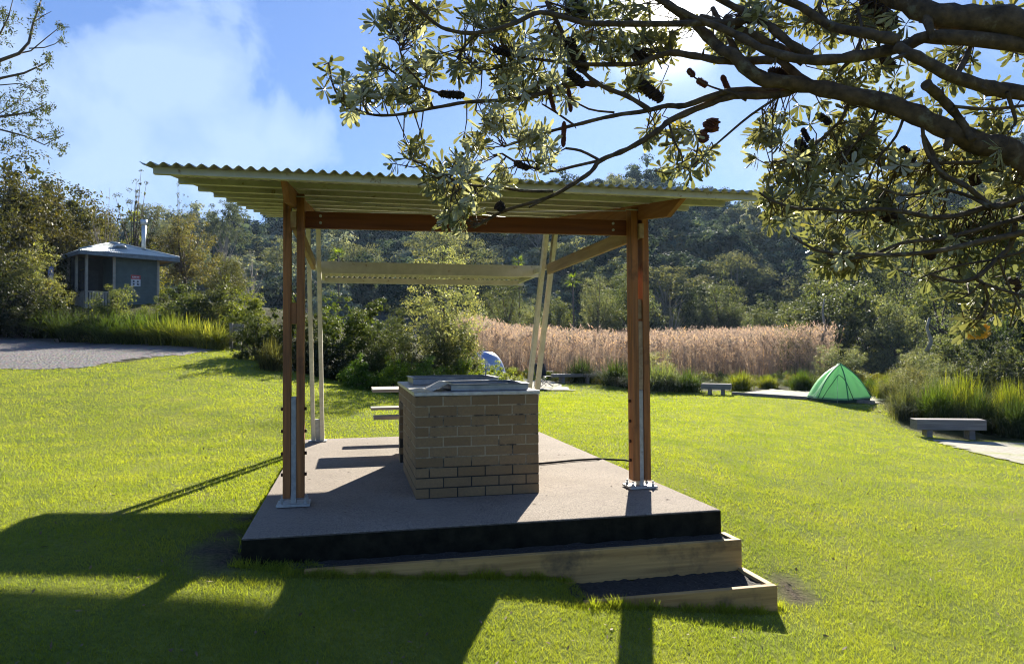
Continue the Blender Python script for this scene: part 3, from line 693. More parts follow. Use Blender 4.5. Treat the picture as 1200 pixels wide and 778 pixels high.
PROTO, CACHE = {}, {}
def proto(key, n_var, **k):
    mat = k.pop('mat', M_leaf); bark = k.pop('bark', M_barks); r0 = k.pop('r0', .035); nb = k.pop('nb', 14)
    PROTO[key] = (n_var, mat, bark, r0, nb, k)
ASP = [.55, .9, 1.4, 2.0, 2.8]
def crown(key, var, asp):
    """leaves keep their shape: the crown is laid out tall or low instead of being stretched"""
    n_var, mat, bark, r0, nb, k = PROTO[key]; var %= n_var
    A = min(ASP, key=lambda q: abs(math.log(q / asp))); ck = (key, var, A)
    if ck not in CACHE:
        kk = dict(k); kk['nc'] = int(kk['nc'] * A ** .6)
        V, Cn = foliage_arrays(seed=17 * var + len(key) * 101 + ord(key[0]), asp=A, **kk)
        CACHE[ck] = (mesh_np('foliage', V, np.arange(len(V)).reshape(-1, 4), mat), limb_mesh(var + 3, Cn, k.get('shape', 'mound'), r0, nb, bark, A), A)
    return CACHE[ck]
proto('shrub', 4, nc=105, per=85, ln=.050, wd=.022, shape='mound', cr=.19)
proto('fine', 3, nc=110, per=95, ln=.036, wd=.012, shape='mound', cr=.17)
proto('broad', 3, nc=75, per=85, ln=.066, wd=.028, shape='mound', cr=.2)
proto('tree', 4, nc=100, per=100, ln=.046, wd=.019, shape='ball', cr=.24, low=.15, r0=.05)
proto('umbrella', 3, nc=46, per=90, ln=.050, wd=.022, shape='flat', cr=.19, squash=.5, r0=.03, nb=22, bark=M_palebark, mat=M_hill)
proto('canopy', 5, nc=58, per=85, ln=.075, wd=.045, shape='mound', cr=.21, squash=.72, up=.85, out=1.5, jit=.3, mat=M_hill)
proto('sprig', 3, nc=44, per=34, ln=.055, wd=.024, shape='ball', cr=.13, low=.3, r0=.04, nb=40)
proto('bare', 2, nc=40, per=2, ln=.03, wd=.012, shape='ball', cr=.1, r0=.03, nb=40, bark=M_palebark)
_rt = random.Random(77); _k = [0]
def plant(key, x, y, sx, sz, color, name, label, cat, group=None, z=None, var=None, sy=None, bare_trunk=True):
    _k[0] += 1
    fo, tr, A = crown(key, _k[0] if var is None else var, sz / sx); sz = sz / A
    zz = g1(x, y) - .05 if z is None else z
    r = empty(name, (x, y, zz), _rt.uniform(0, 6.28), label, cat, group); r.scale = (sx, sy or sx * _rt.uniform(.9, 1.1), sz)
    f = obj('foliage', fo, r); j = _rt.uniform(.85, 1.15); f.color = (color[0] * j, color[1] * j, color[2] * j, 1)
    if bare_trunk: obj('trunk', tr, r)
    return r
def plant_px(key, px, ytop, d, wpx, color, name, label, cat, group=None, zb=None, ball=False, **k):
    """a plant d metres ahead, its top seen at ytop, wpx wide in the photo"""
    p = at(px, ytop, d); zg = g1(p.x, p.y) - .05 if zb is None else zb
    hgt = max(p.z - zg, .2); wr = wpx / 2 / F * d
    tall = {'mound': 1.04, 'ball': 2.12, 'flat': 1.08}[{'shrub': 'mound', 'fine': 'mound', 'broad': 'mound', 'canopy': 'mound', 'umbrella': 'flat', 'tree': 'ball', 'sprig': 'ball', 'bare': 'ball'}[key]]
    return plant(key, p.x, p.y, wr / 1.1, hgt / tall, color, name, label, cat, group, z=zg, **k)

# strappy tussocks: arching blades
def tussock_mesh(seed, n=420, spread=1.0, wd=.018, droop=1.0):
    rng = np.random.default_rng(seed); k = 5
    a = rng.uniform(0, 2 * np.pi, n); tilt = rng.uniform(.05, 1.0, n) ** .8; h = rng.uniform(.65, 1.1, n)
    b0 = rng.normal(0, .16, (n, 2)); dx, dy = np.cos(a), np.sin(a)
    t = np.linspace(0, 1, k)[None, :]
    hor = (tilt[:, None] * spread) * (t ** 1.25) * h[:, None]
    zz = h[:, None] * (t * (1.15 - .15 * tilt[:, None]) - droop * tilt[:, None] * .62 * t ** 2.6)
    X = b0[:, :1] + dx[:, None] * hor; Y = b0[:, 1:] + dy[:, None] * hor
    w_ = wd * (1 - t ** 2 * .9) * rng.uniform(.7, 1.3, (n, 1)) / 2
    px_, py_ = -dy[:, None], dx[:, None]
    A = np.stack([X - px_ * w_, Y - py_ * w_, zz], -1); B = np.stack([X + px_ * w_, Y + py_ * w_, zz], -1)
    V = np.stack([A, B], 2).reshape(-1, 3); base = np.arange(n)[:, None] * (2 * k)
    q = np.arange(k - 1)[None, :] * 2
    Fq = np.stack([base + q, base + q + 1, base + q + 3, base + q + 2], -1).reshape(-1, 4)
    return mesh_np('tussock', V, Fq, M_tuss)
TUS = [tussock_mesh(i, 900, 1.15, .016, 1.15) for i in range(3)] + [tussock_mesh(9 + i, 900, .8, .014, .8) for i in range(2)]
def tussock(px, ytop, d, wpx, color, label, group=None, upright=False, zb=None, name='flax_tussock'):
    p = at(px, ytop, d); zg = g1(p.x, p.y) - .03 if zb is None else zb; h = max(p.z - zg, .15)
    o = obj(name, TUS[3 + _rt.randint(0, 1)] if upright else TUS[_rt.randint(0, 2)])
    o.location = (p.x, p.y, zg); o.rotation_euler = (0, 0, _rt.uniform(0, 6.28)); s = wpx * 1.3 / 2 / F * d / (.8 if upright else 1.0)
    o.scale = (s, s, h / .95); o.color = (*color, 1); tag(o, label, 'tussock', group); return o

# ------------------------------------------------------------------ far hillside forest
rg = np.random.default_rng(12); pts = []
dk, ol, gr, br = (.075, .105, .085), (.18, .19, .11), (.23, .25, .20), (.12, .10, .065)
FL = {'dark': ('dark blue green rounded tree of the forest on the far hillside', 'dark trees of the far hillside'),
      'olive': ('olive green rounded tree of the forest on the far hillside', 'olive trees of the far hillside'),
      'grey': ('pale grey green tree of the forest on the far hillside', 'pale trees of the far hillside')}
r = 84.0
while r < 186:
    step = 6.2 + (r - 84) * .040
    a = rad(-29) + rg.uniform(0, step / r)
    while a < rad(37):
        rr = r + rg.uniform(-2.5, 2.5); pts.append((rr * math.sin(a), rr * math.cos(a), rr)); a += step * rg.uniform(.85, 1.4) / r
    r += step * (1.15 if r < 150 else 1.0)
pts = [p for p in pts if not (p[2] < 120 and math.degrees(math.atan2(p[0], p[1])) < -19)]
for i, (x, y, rr) in enumerate(pts):
    q = rg.random(); kd = 'dark' if q < .60 else ('olive' if q < .84 else 'grey')
    c = {'dark': dk, 'olive': ol, 'grey': gr}[kd]; fj = rg.uniform(.7, 1.6); c = tuple(q_ * fj for q_ in c)
    key = 'umbrella' if (kd == 'olive' and rg.random() < .4) else 'canopy'
    s = rg.uniform(3.6, 6.6) * (1 + (rr - 84) / 260); hz = s * rg.uniform(1.0, 1.6) if key == 'canopy' else rg.uniform(7, 11)
    z = g1(x, y) - (1.0 if key == 'canopy' else 1.0)
    plant(key, x, y, s, hz, c, 'forest_tree', FL[kd][0], 'tree', FL[kd][1], z=z, bare_trunk=(key == 'umbrella'))
print('hill trees', len(pts))

# ------------------------------------------------------------------ reed bed
def reeds():
    rng = np.random.default_rng(8); n = 15000
    y = 34.5 + 30 * rng.random(n) ** 1.25; lo, hi = (548 - 600) / F, (965 - 600) / F
    x = y * rng.uniform(lo - .01, hi + .012, n)
    ok = ~((y < 37) & (rng.random(n) < .3)); x, y = x[ok], y[ok]; n = len(x)
    z = gz(x, y); h = rng.uniform(1.75, 2.45, n) + .25 * np.sin(x * .5) * np.sin(y * .4 + 1); wd = .022
    lean = rng.normal(0, .09, (n, 2)); P0 = np.c_[x, y, z]; P1 = P0 + np.c_[lean * h[:, None], h]
    V = [np.stack([P0 - [wd / 2, 0, 0], P0 + [wd / 2, 0, 0], P1], 1)]
    for k in range(4):                    # long leaves
        t = rng.uniform(.25, .9, n)[:, None]; B = P0 + (P1 - P0) * t; a = rng.uniform(0, 6.28, n); l_ = rng.uniform(.25, .55, n)
        T = B + np.c_[np.cos(a) * l_ * .6, np.sin(a) * l_ * .6, l_ * rng.uniform(.1, .9, n)]
        V.append(np.stack([B - [0, 0, .022], B + [0, 0, .022], T], 1))
    for k in range(5):                    # feathery plume
        t = rng.uniform(.86, 1.06, n)[:, None]; B = P0 + (P1 - P0) * t; a = rng.uniform(0, 6.28, n); l_ = rng.uniform(.10, .24, n)
        T = B + np.c_[np.cos(a) * l_ * .55, np.sin(a) * l_ * .4, l_ * rng.uniform(.2, 1, n)]
        V.append(np.stack([B - [.03, 0, .0], B + [.03, 0, .02], T], 1))
    V = np.concatenate(V).reshape(-1, 3)
    tag(obj('reed_bed', mesh_np('reed_bed', V, np.arange(len(V)).reshape(-1, 3), M_reed)), 'wide bed of dry pinkish tan reeds beyond the lawn', 'reeds', kind='stuff')
reeds()

# ------------------------------------------------------------------ trees and scrub beyond the reeds
GG, GD, GS, GO = (.115, .13, .085), (.05, .065, .04), (.19, .20, .155), (.15, .155, .05)
r2 = random.Random(31)
for (lab, gname, col, ylo, yhi, dlo, dhi, n, x0, x1) in [
    ('grey green scrub tree standing in the row behind the reeds', 'scrub trees behind the reeds', GG, 325, 372, 66, 74, 22, 545, 985),
    ('dark green scrub tree in the row behind the reeds', 'dark scrub trees behind the reeds', GD, 318, 372, 66, 76, 16, 545, 985),
    ('pale silvery scrub tree standing behind the reeds', 'silvery scrub trees behind the reeds', GS, 340, 376, 65, 71, 12, 560, 975)]:
    for i in range(n):
        px = x0 + (x1 - x0) * (i + r2.uniform(.1, .9)) / n
        plant_px(r2.choice(['shrub', 'broad', 'fine']), px, r2.uniform(ylo, yhi), r2.uniform(dlo, dhi), r2.uniform(38, 66), col, 'scrub_tree', lab, 'tree', gname, bare_trunk=False)
for (px, yt, d, wp, c, k, lab) in [
    (735, 296, 64, 66, GG, 'tree', 'tall grey green tree behind the reeds, just left of the right front post'),
    (700, 312, 66, 50, GS, 'tree', 'pale leafy tree behind the reeds, seen through the rear right of the shelter'),
    (785, 330, 66, 60, (.10, .09, .07), 'bare', 'tangled leafless grey tree behind the reeds, right of the right front post'),
    (845, 318, 68, 70, GG, 'tree', 'broad grey green tree behind the reeds, under the right end of the roof'),
    (905, 330, 62, 72, GD, 'shrub', 'dark bushy tree behind the right part of the reeds'),
    (890, 345, 58, 60, GG, 'shrub', 'low grey green bush at the back of the reeds near their right end'),
    (590, 300, 62, 60, GG, 'tree', 'grey green tree behind the reeds beside the central banksia'),
    (620, 345, 60, 56, GS, 'shrub', 'silvery bush behind the left end of the reeds')]:
    plant_px(k, px, yt, d, wp, c, 'scrub_tree', lab, 'tree')
# right-hand thicket
for (px, yt, d, wp, c, k, lab) in [
    (955, 296, 44, 120, GG, 'shrub', 'large grey green bush right of the reeds, above the green tent'),
    (930, 352, 37, 70, GG, 'fine', 'twiggy grey bush at the right end of the reeds'),
    (1010, 312, 40, 110, GG, 'broad', 'broad mid green bush behind the green tent'),
    (985, 385, 31, 80, GS, 'fine', 'silvery low bush directly behind the green tent'),
    (1045, 330, 36, 100, GS, 'shrub', 'silver leaved bush up the slope right of the tent'),
    (1100, 300, 40, 120, GG, 'tree', 'tall leafy tree in the thicket behind the right bench'),
    (1120, 352, 26, 110, GG, 'shrub', 'dense grey bush behind the tussocks by the right bench'),
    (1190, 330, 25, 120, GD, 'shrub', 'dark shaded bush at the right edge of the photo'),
    (1165, 385, 21, 110, (.075, .085, .06), 'shrub', 'dark low bush under the yellow banksia flower'),
    (1080, 385, 24, 90, GS, 'fine', 'pale shrub above the strappy tussocks right of the tent'),
    (1150, 212, 52, 130, GO, 'tree', 'tall olive tree on the slope behind the banksia branches'),
    (1230, 200, 46, 150, GO, 'tree', 'tallest olive tree at the far right of the photo'),
    (1060, 252, 62, 110, GG, 'tree', 'rounded tree half way up the right slope'),
    (985, 268, 66, 90, GG, 'tree', 'grey tree on the right slope under the banksia twigs'),
    (1250, 380, 20, 120, GD, 'shrub', 'dark bush just beyond the right edge of the photo'),
    (1062, 402, 19.2, 84, (.17, .165, .12), 'fine', 'wispy grey green shrub between the tent and the tussocks'),
    (1095, 418, 19.6, 60, GS, 'fine', 'small silvery shrub behind the left end of the right bench')]:
    plant_px(k, px, yt, d, wp, c, 'bush' if k != 'tree' else 'leafy_tree', lab, 'tree' if k == 'tree' else 'bush')
# slender stems in the right thicket
for (px, yt, yb, d, lab) in [(1086, 372, 412, 23, 'slender pale trunk standing in the thicket above the right bench'), (963, 350, 400, 35, 'crooked bare trunk leaning in the bushes behind the tent')]:
    a, b_ = at(px, yb, d), at(px + 3, yt, d); mb = MB(); mb.tube([a, a.lerp(b_, .3) + Vector((.12, 0, 0)), a.lerp(b_, .7) + Vector((-.05, 0, 0)), b_], [.07, .06, .05, .03], 7)
    tag(mb.build('tree_trunk', M_palebark), lab, 'tree trunk')

# ------------------------------------------------------------------ plants along the far edge of the lawn
TG, TY, TD, TB = (.075, .11, .035), (.20, .21, .045), (.045, .065, .032), (.14, .16, .12)
for (px, yt, d, wp, c, up, lab) in [
    (681, 419, 31.5, 50, TD, False, 'dark upright tussock behind the left half of the middle bench'),
    (722, 421, 30, 60, TD, False, 'dark upright tussock between the middle bench and the right front post'),
    (775, 426, 27.8, 76, TB, False, 'blue grey arching tussock right of the right front post'),
    (806, 433, 27.2, 58, TG, False, 'green arching tussock beside the small short bench'),
    (748, 432, 28.5, 56, TD, False, 'dark tussock partly hidden by the right front post'),
    (868, 436, 28, 40, TY, True, 'yellow green tussock just right of the small short bench'),
    (900, 440, 29, 34, TY, True, 'low yellow tussock at the edge of the gravel tent pad'),
    (940, 434, 27.5, 42, TG, True, 'dark pointed tussock left of the green tent'),
    (1018, 444, 24.5, 30, TG, True, 'small dark tussock touching the right side of the green tent'),
    (1038, 440, 23, 36, TY, True, 'yellow tussock right of the green tent'),
    (1065, 448, 18.2, 62, (.13, .14, .105), False, 'large grey arching tussock left of the right bench'),
    (1100, 446, 17.2, 66, TG, False, 'green arching tussock behind the left end of the right bench'),
    (1125, 440, 17.6, 70, TY, True, 'tall yellow green tussock behind the right bench'),
    (1150, 456, 16.4, 60, TD, False, 'dark arching tussock at the right end of the right bench'),
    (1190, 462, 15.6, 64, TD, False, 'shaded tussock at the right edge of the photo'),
    (1182, 446, 17, 50, TY, True, 'bright yellow green tussock near the right edge'),
    (1225, 470, 15.4, 60, TG, False, 'green tussock just past the right edge')]:
    tussock(px, yt, d, wp, c, lab, upright=up)
plant_px('fine', 768, 398, 30, 66, (.30, .28, .22), 'flowering_shrub', 'pale whitish shrub before the reeds, right of the right front post', 'shrub')
plant_px('fine', 552, 378, 21.5, 42, (.26, .21, .16), 'flowering_shrub', 'pinkish pale shrub beside the right foot of the central banksia', 'shrub')
for i in range(46):
    px = 560 + 490 * (i + r2.uniform(.1, .9)) / 46; d = r2.uniform(29.5, 35)
    plant_px(r2.choice(['fine', 'broad']), px, r2.uniform(431, 440) - (px < 640) * 5, d, r2.uniform(28, 46), (r2.uniform(.17, .27), r2.uniform(.19, .25), .06), 'border_plant', 'low yellow green ground plant along the foot of the reeds', 'plant', 'low plants along the foot of the reeds', bare_trunk=False)
# central banksia and its small neighbour
plant_px('tree', 521, 266, 20.5, 104, (.30, .30, .21), 'banksia_tree', 'upright grey green banksia tree behind the barbecue, in the middle of the photo', 'tree', var=1)
plant_px('shrub', 525, 345, 20.2, 100, (.12, .13, .075), 'bush', 'leafy bush skirting the central banksia', 'bush')
plant_px('tree', 466, 352, 19.5, 62, (.10, .115, .06), 'small_tree', 'small thin stemmed tree left of the central banksia', 'tree', var=2)
for (px, yt, d, wp, c, k, lab) in [
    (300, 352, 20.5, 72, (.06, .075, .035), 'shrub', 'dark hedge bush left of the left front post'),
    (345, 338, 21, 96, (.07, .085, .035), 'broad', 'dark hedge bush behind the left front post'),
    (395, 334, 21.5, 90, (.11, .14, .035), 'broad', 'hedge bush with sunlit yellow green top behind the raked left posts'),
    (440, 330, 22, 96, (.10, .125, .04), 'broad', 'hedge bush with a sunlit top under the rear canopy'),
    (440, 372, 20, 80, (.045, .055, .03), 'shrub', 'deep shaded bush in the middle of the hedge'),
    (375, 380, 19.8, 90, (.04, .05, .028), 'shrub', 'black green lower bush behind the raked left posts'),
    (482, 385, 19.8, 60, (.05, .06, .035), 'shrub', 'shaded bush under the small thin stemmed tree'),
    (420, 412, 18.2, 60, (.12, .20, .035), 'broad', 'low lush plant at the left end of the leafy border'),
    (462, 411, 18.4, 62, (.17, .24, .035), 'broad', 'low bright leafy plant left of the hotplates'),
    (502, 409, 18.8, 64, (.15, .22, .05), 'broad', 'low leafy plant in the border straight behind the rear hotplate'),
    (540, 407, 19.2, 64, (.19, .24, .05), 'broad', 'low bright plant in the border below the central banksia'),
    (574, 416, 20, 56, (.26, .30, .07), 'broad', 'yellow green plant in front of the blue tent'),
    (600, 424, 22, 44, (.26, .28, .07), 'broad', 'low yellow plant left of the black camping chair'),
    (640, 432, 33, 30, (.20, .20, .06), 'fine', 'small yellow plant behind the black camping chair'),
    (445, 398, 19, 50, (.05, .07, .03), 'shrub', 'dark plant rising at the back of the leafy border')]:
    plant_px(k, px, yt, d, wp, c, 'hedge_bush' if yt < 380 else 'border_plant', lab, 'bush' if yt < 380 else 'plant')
plant_px('shrub', 255, 318, 27.5, 110, (.09, .10, .045), 'bush', 'dark round bush right of the hut with a yellow green crown', 'bush')
plant_px('broad', 292, 326, 25, 64, (.16, .18, .045), 'bush', 'yellow green bush left of the left front post', 'bush')
plant_px('tree', 218, 246, 40, 80, (.16, .14, .085), 'leafy_tree', 'rounded brown green tree behind the right side of the hut', 'tree')
plant_px('tree', 262, 292, 44, 60, (.12, .12, .055), 'leafy_tree', 'lower rounded tree right of the hut behind the dark bush', 'tree')
plant_px('umbrella', 264, 226, 110, 64, (.09, .11, .07), 'forest_tree', 'tall flat topped tree breaking the skyline left of the roof', 'tree')
plant_px('bare', 295, 282, 70, 70, (.3, .28, .2), 'bare_tree', 'pale leafless tree on the slope left of the left front post', 'tree')
plant_px('sprig', 158, 196, 37, 74, (.07, .075, .045), 'gnarled_tree', 'gnarled thin crowned tree behind the hut roof against the sky', 'tree')
plant_px('sprig', 210, 205, 40, 34, (.07, .08, .045), 'sparse_tree', 'sparse leafy sapling right of the flue against the sky', 'tree')
plant_px('bare', 122, 200, 38, 60, (.2, .17, .13), 'bare_tree', 'thin leafless tree against the sky left of the gnarled tree', 'tree')
# dark mass at the left
for (px, yt, d, wp, c, k, lab) in [
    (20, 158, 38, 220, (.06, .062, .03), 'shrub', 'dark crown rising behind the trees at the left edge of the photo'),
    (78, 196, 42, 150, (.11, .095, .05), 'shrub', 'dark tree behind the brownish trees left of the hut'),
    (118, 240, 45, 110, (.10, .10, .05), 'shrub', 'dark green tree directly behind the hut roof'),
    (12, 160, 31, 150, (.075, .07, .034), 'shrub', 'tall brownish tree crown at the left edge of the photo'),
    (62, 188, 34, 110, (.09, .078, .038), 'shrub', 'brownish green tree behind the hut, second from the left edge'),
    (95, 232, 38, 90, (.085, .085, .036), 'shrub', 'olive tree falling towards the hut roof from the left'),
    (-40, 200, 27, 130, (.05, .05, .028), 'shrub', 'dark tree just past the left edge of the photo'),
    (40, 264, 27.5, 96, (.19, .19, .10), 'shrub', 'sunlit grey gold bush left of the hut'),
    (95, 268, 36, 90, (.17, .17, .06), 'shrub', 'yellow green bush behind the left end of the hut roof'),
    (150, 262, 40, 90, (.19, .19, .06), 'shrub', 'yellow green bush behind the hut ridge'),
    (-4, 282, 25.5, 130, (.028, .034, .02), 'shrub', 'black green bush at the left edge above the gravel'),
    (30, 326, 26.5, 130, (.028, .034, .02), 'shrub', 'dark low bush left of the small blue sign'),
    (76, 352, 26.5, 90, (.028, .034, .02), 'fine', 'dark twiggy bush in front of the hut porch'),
    (136, 320, 25.5, 84, (.17, .19, .09), 'shrub', 'sunlit grey green bush in front of the hut wall'),
    (214, 326, 31, 76, (.10, .12, .05), 'shrub', 'green bush against the right side of the hut'),
    (232, 340, 27, 100, (.09, .11, .045), 'broad', 'rounded green bush right of the hut above the golden tussocks'),
    (196, 356, 25.8, 76, (.14, .17, .06), 'broad', 'leafy green bush behind the tussocks below the hut corner'),
    (182, 344, 26.5, 60, (.15, .17, .06), 'fine', 'light bush below the right corner of the hut')]:
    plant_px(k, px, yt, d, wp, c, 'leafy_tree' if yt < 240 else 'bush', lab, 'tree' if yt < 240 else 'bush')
for (px, yt, d, wp, c, lab) in [
    (62, 356, 26, 60, TD, 'dark strappy tussock at the left of the long clump by the gravel'),
    (98, 358, 25.3, 60, TD, 'dark strappy tussock below the hut porch'),
    (134, 360, 24.6, 60, TG, 'strappy tussock in the middle of the clump by the gravel'),
    (166, 360, 24, 56, TG, 'green strappy tussock below the hut wall'),
    (196, 362, 23.4, 54, (.14, .16, .05), 'yellow tipped tussock right of the hut wall'),
    (222, 364, 22.9, 54, (.22, .23, .07), 'sunlit yellow tussock second from the right end of the clump'),
    (247, 370, 22.4, 50, (.28, .28, .10), 'golden arching tussock at the right end of the clump by the gravel'),
    (20, 362, 27, 60, TD, 'dark tussock at the back of the gravel near the left edge')]:
    tussock(px, yt + 6, d, wp * 1.4, c, lab)
tussock(318, 398, 18.6, 50, (.13, .12, .075), 'grey dry strappy tussock at the foot of the hedge, left of the left post')
# small cabbage palms
def palm(px, ytop, d, hw, label, col=(.20, .26, .05), trunk=True, zb=None):
    p = at(px, ytop, d); zg = g1(p.x, p.y) if zb is None else zb; R = hw / F * d
    r = empty('palm', (p.x, p.y, zg), 0, label, 'palm'); hh = p.z - zg - R * .5
    mb = MB(); mb.tube([(0, 0, -.2), (.05, 0, hh * .5), (0, 0, hh)], [R * .10, R * .08, R * .07], 7); mb.build('trunk', M_barks, r)
    q = random.Random(int(px)); V = []
    for k in range(26):
        a = q.uniform(0, 6.28); el = q.uniform(-.5, 1.2); l_ = R * q.uniform(.7, 1.1)
        dv = Vector((math.cos(a) * math.cos(el), math.sin(a) * math.cos(el), math.sin(el)))
        sd_ = dv.cross(Vector((0, 0, 1))).normalized()
        for j in range(9):
            f_ = (j - 4) / 4; tip = dv * l_ * (1 - .25 * f_ * f_) + sd_ * f_ * l_ * .5 - Vector((0, 0, .25 * l_ * abs(f_))); b0 = dv * l_ * .35
            n_ = dv.cross(sd_) * .0 + sd_ * R * .035
            o_ = Vector((0, 0, hh)); V += [o_ + b0 - n_, o_ + b0 + n_, o_ + tip]
    V = np.array([tuple(v) for v in V]); f = obj('fronds', mesh_np('fronds', V, np.arange(len(V)).reshape(-1, 3), M_tuss), r); f.color = (*col, 1)
palm(671, 322, 60, 13, 'small bright green palm between the raked right posts and the right front post')
palm(608, 302, 62, 11, 'small palm crown above the right end of the rear canopy')
palm(157, 248, 39, 13, 'bright yellow palm behind the hut flue', (.36, .36, .05))
palm(396, 292, 58, 15, 'small palm crown seen above the left end of the rear canopy')

# left-edge tree: bare forked branches reaching into the sky with small leaf tufts
def edge_tree():
    d = 16.0; r = empty('overhanging_tree', (at(-130, 400, d).x, d, g1(at(-130, 400, d).x, d)), 0, 'thin forked branches with small dark leaf tufts against the sky, top left corner', 'tree')
    o = r.location; bx = []
    def T(pl, r0, r1, dy=0):
        P = [at(x, y, d + dy + .15 * math.sin(i * 2.1)) - o for i, (x, y) in enumerate(pl)]; bx.append((P, r0, r1)); return P
    trunk = [Vector((0, 0, -.2)), Vector((.1, 0, 2)), at(-90, 210, d) - o, at(-60, 120, d) - o]
    mb = MB(); mb.tube(trunk, [.22, .18, .14, .09], 9); mb.build('trunk', M_barks, r)
    for pl, a, b_ in [([(-70, 120), (0, 71), (22, 63), (34, 50), (39, 27), (46, 8), (50, -6)], .05, .012), ([(22, 63), (36, 60), (54, 45), (74, 29)], .02, .007), ([(34, 57), (52, 56), (64, 52), (73, 46)], .015, .006),
                      ([(-80, 150), (0, 92), (28, 86), (50, 76), (60, 70)], .04, .008), ([(39, 27), (52, 18), (60, 14)], .012, .006), ([(-80, 160), (0, 137), (36, 132), (55, 122)], .04, .008), ([(-75, 180), (0, 152), (30, 160), (52, 170), (75, 158)], .03, .008),
                      ([(-60, 110), (0, 40), (10, 20), (15, 0)], .03, .008), ([(0, 100), (24, 98), (48, 110), (50, 130)], .014, .006), ([(-10, 140), (20, 120), (42, 92)], .014, .005)]: T(pl, a, b_)
    mb = MB()
    for P, a, b_ in bx: mb.tube(P, [a + (b_ - a) * i / (len(P) - 1) for i in range(len(P))], 5, cap=False)
    mb.build('branches', M_barks, r)
    q = np.random.default_rng(3); C_ = []
    for cx, cy2, s_, n in [(8, 20, 16, 18), (6, 45, 10, 8), (46, 15, 10, 8), (36, 35, 6, 4), (72, 30, 5, 4), (72, 48, 4, 3), (56, 68, 7, 6), (48, 78, 8, 5), (25, 118, 26, 24), (50, 128, 10, 12), (40, 145, 18, 16), (12, 135, 16, 14), (60, 158, 12, 9), (45, 100, 9, 7), (70, 170, 12, 8), (18, 160, 20, 16), (30, 95, 10, 4), (5, 75, 8, 3)]:
        for _ in range(n): C_.append(at(cx + q.normal(0, s_ * .55), cy2 + q.normal(0, s_ * .5), d + q.normal(0, .5)) - o)
    C_ = np.array([tuple(c) for c in C_]); ci = np.repeat(np.arange(len(C_)), 22)
    dd = unit(q.normal(0, 1, (len(ci), 3))); P = C_[ci] + dd * q.uniform(.02, .11, (len(ci), 1))
    V = leaf_quads(P, unit(q.normal(0, 1, dd.shape)), dd, q.uniform(.05, .09, len(ci)), q.uniform(.018, .03, len(ci)))
    f = obj('foliage', mesh_np('foliage', V, np.arange(len(V)).reshape(-1, 4), M_leaf), r); f.color = (.06, .07, .04, 1)
edge_tree()

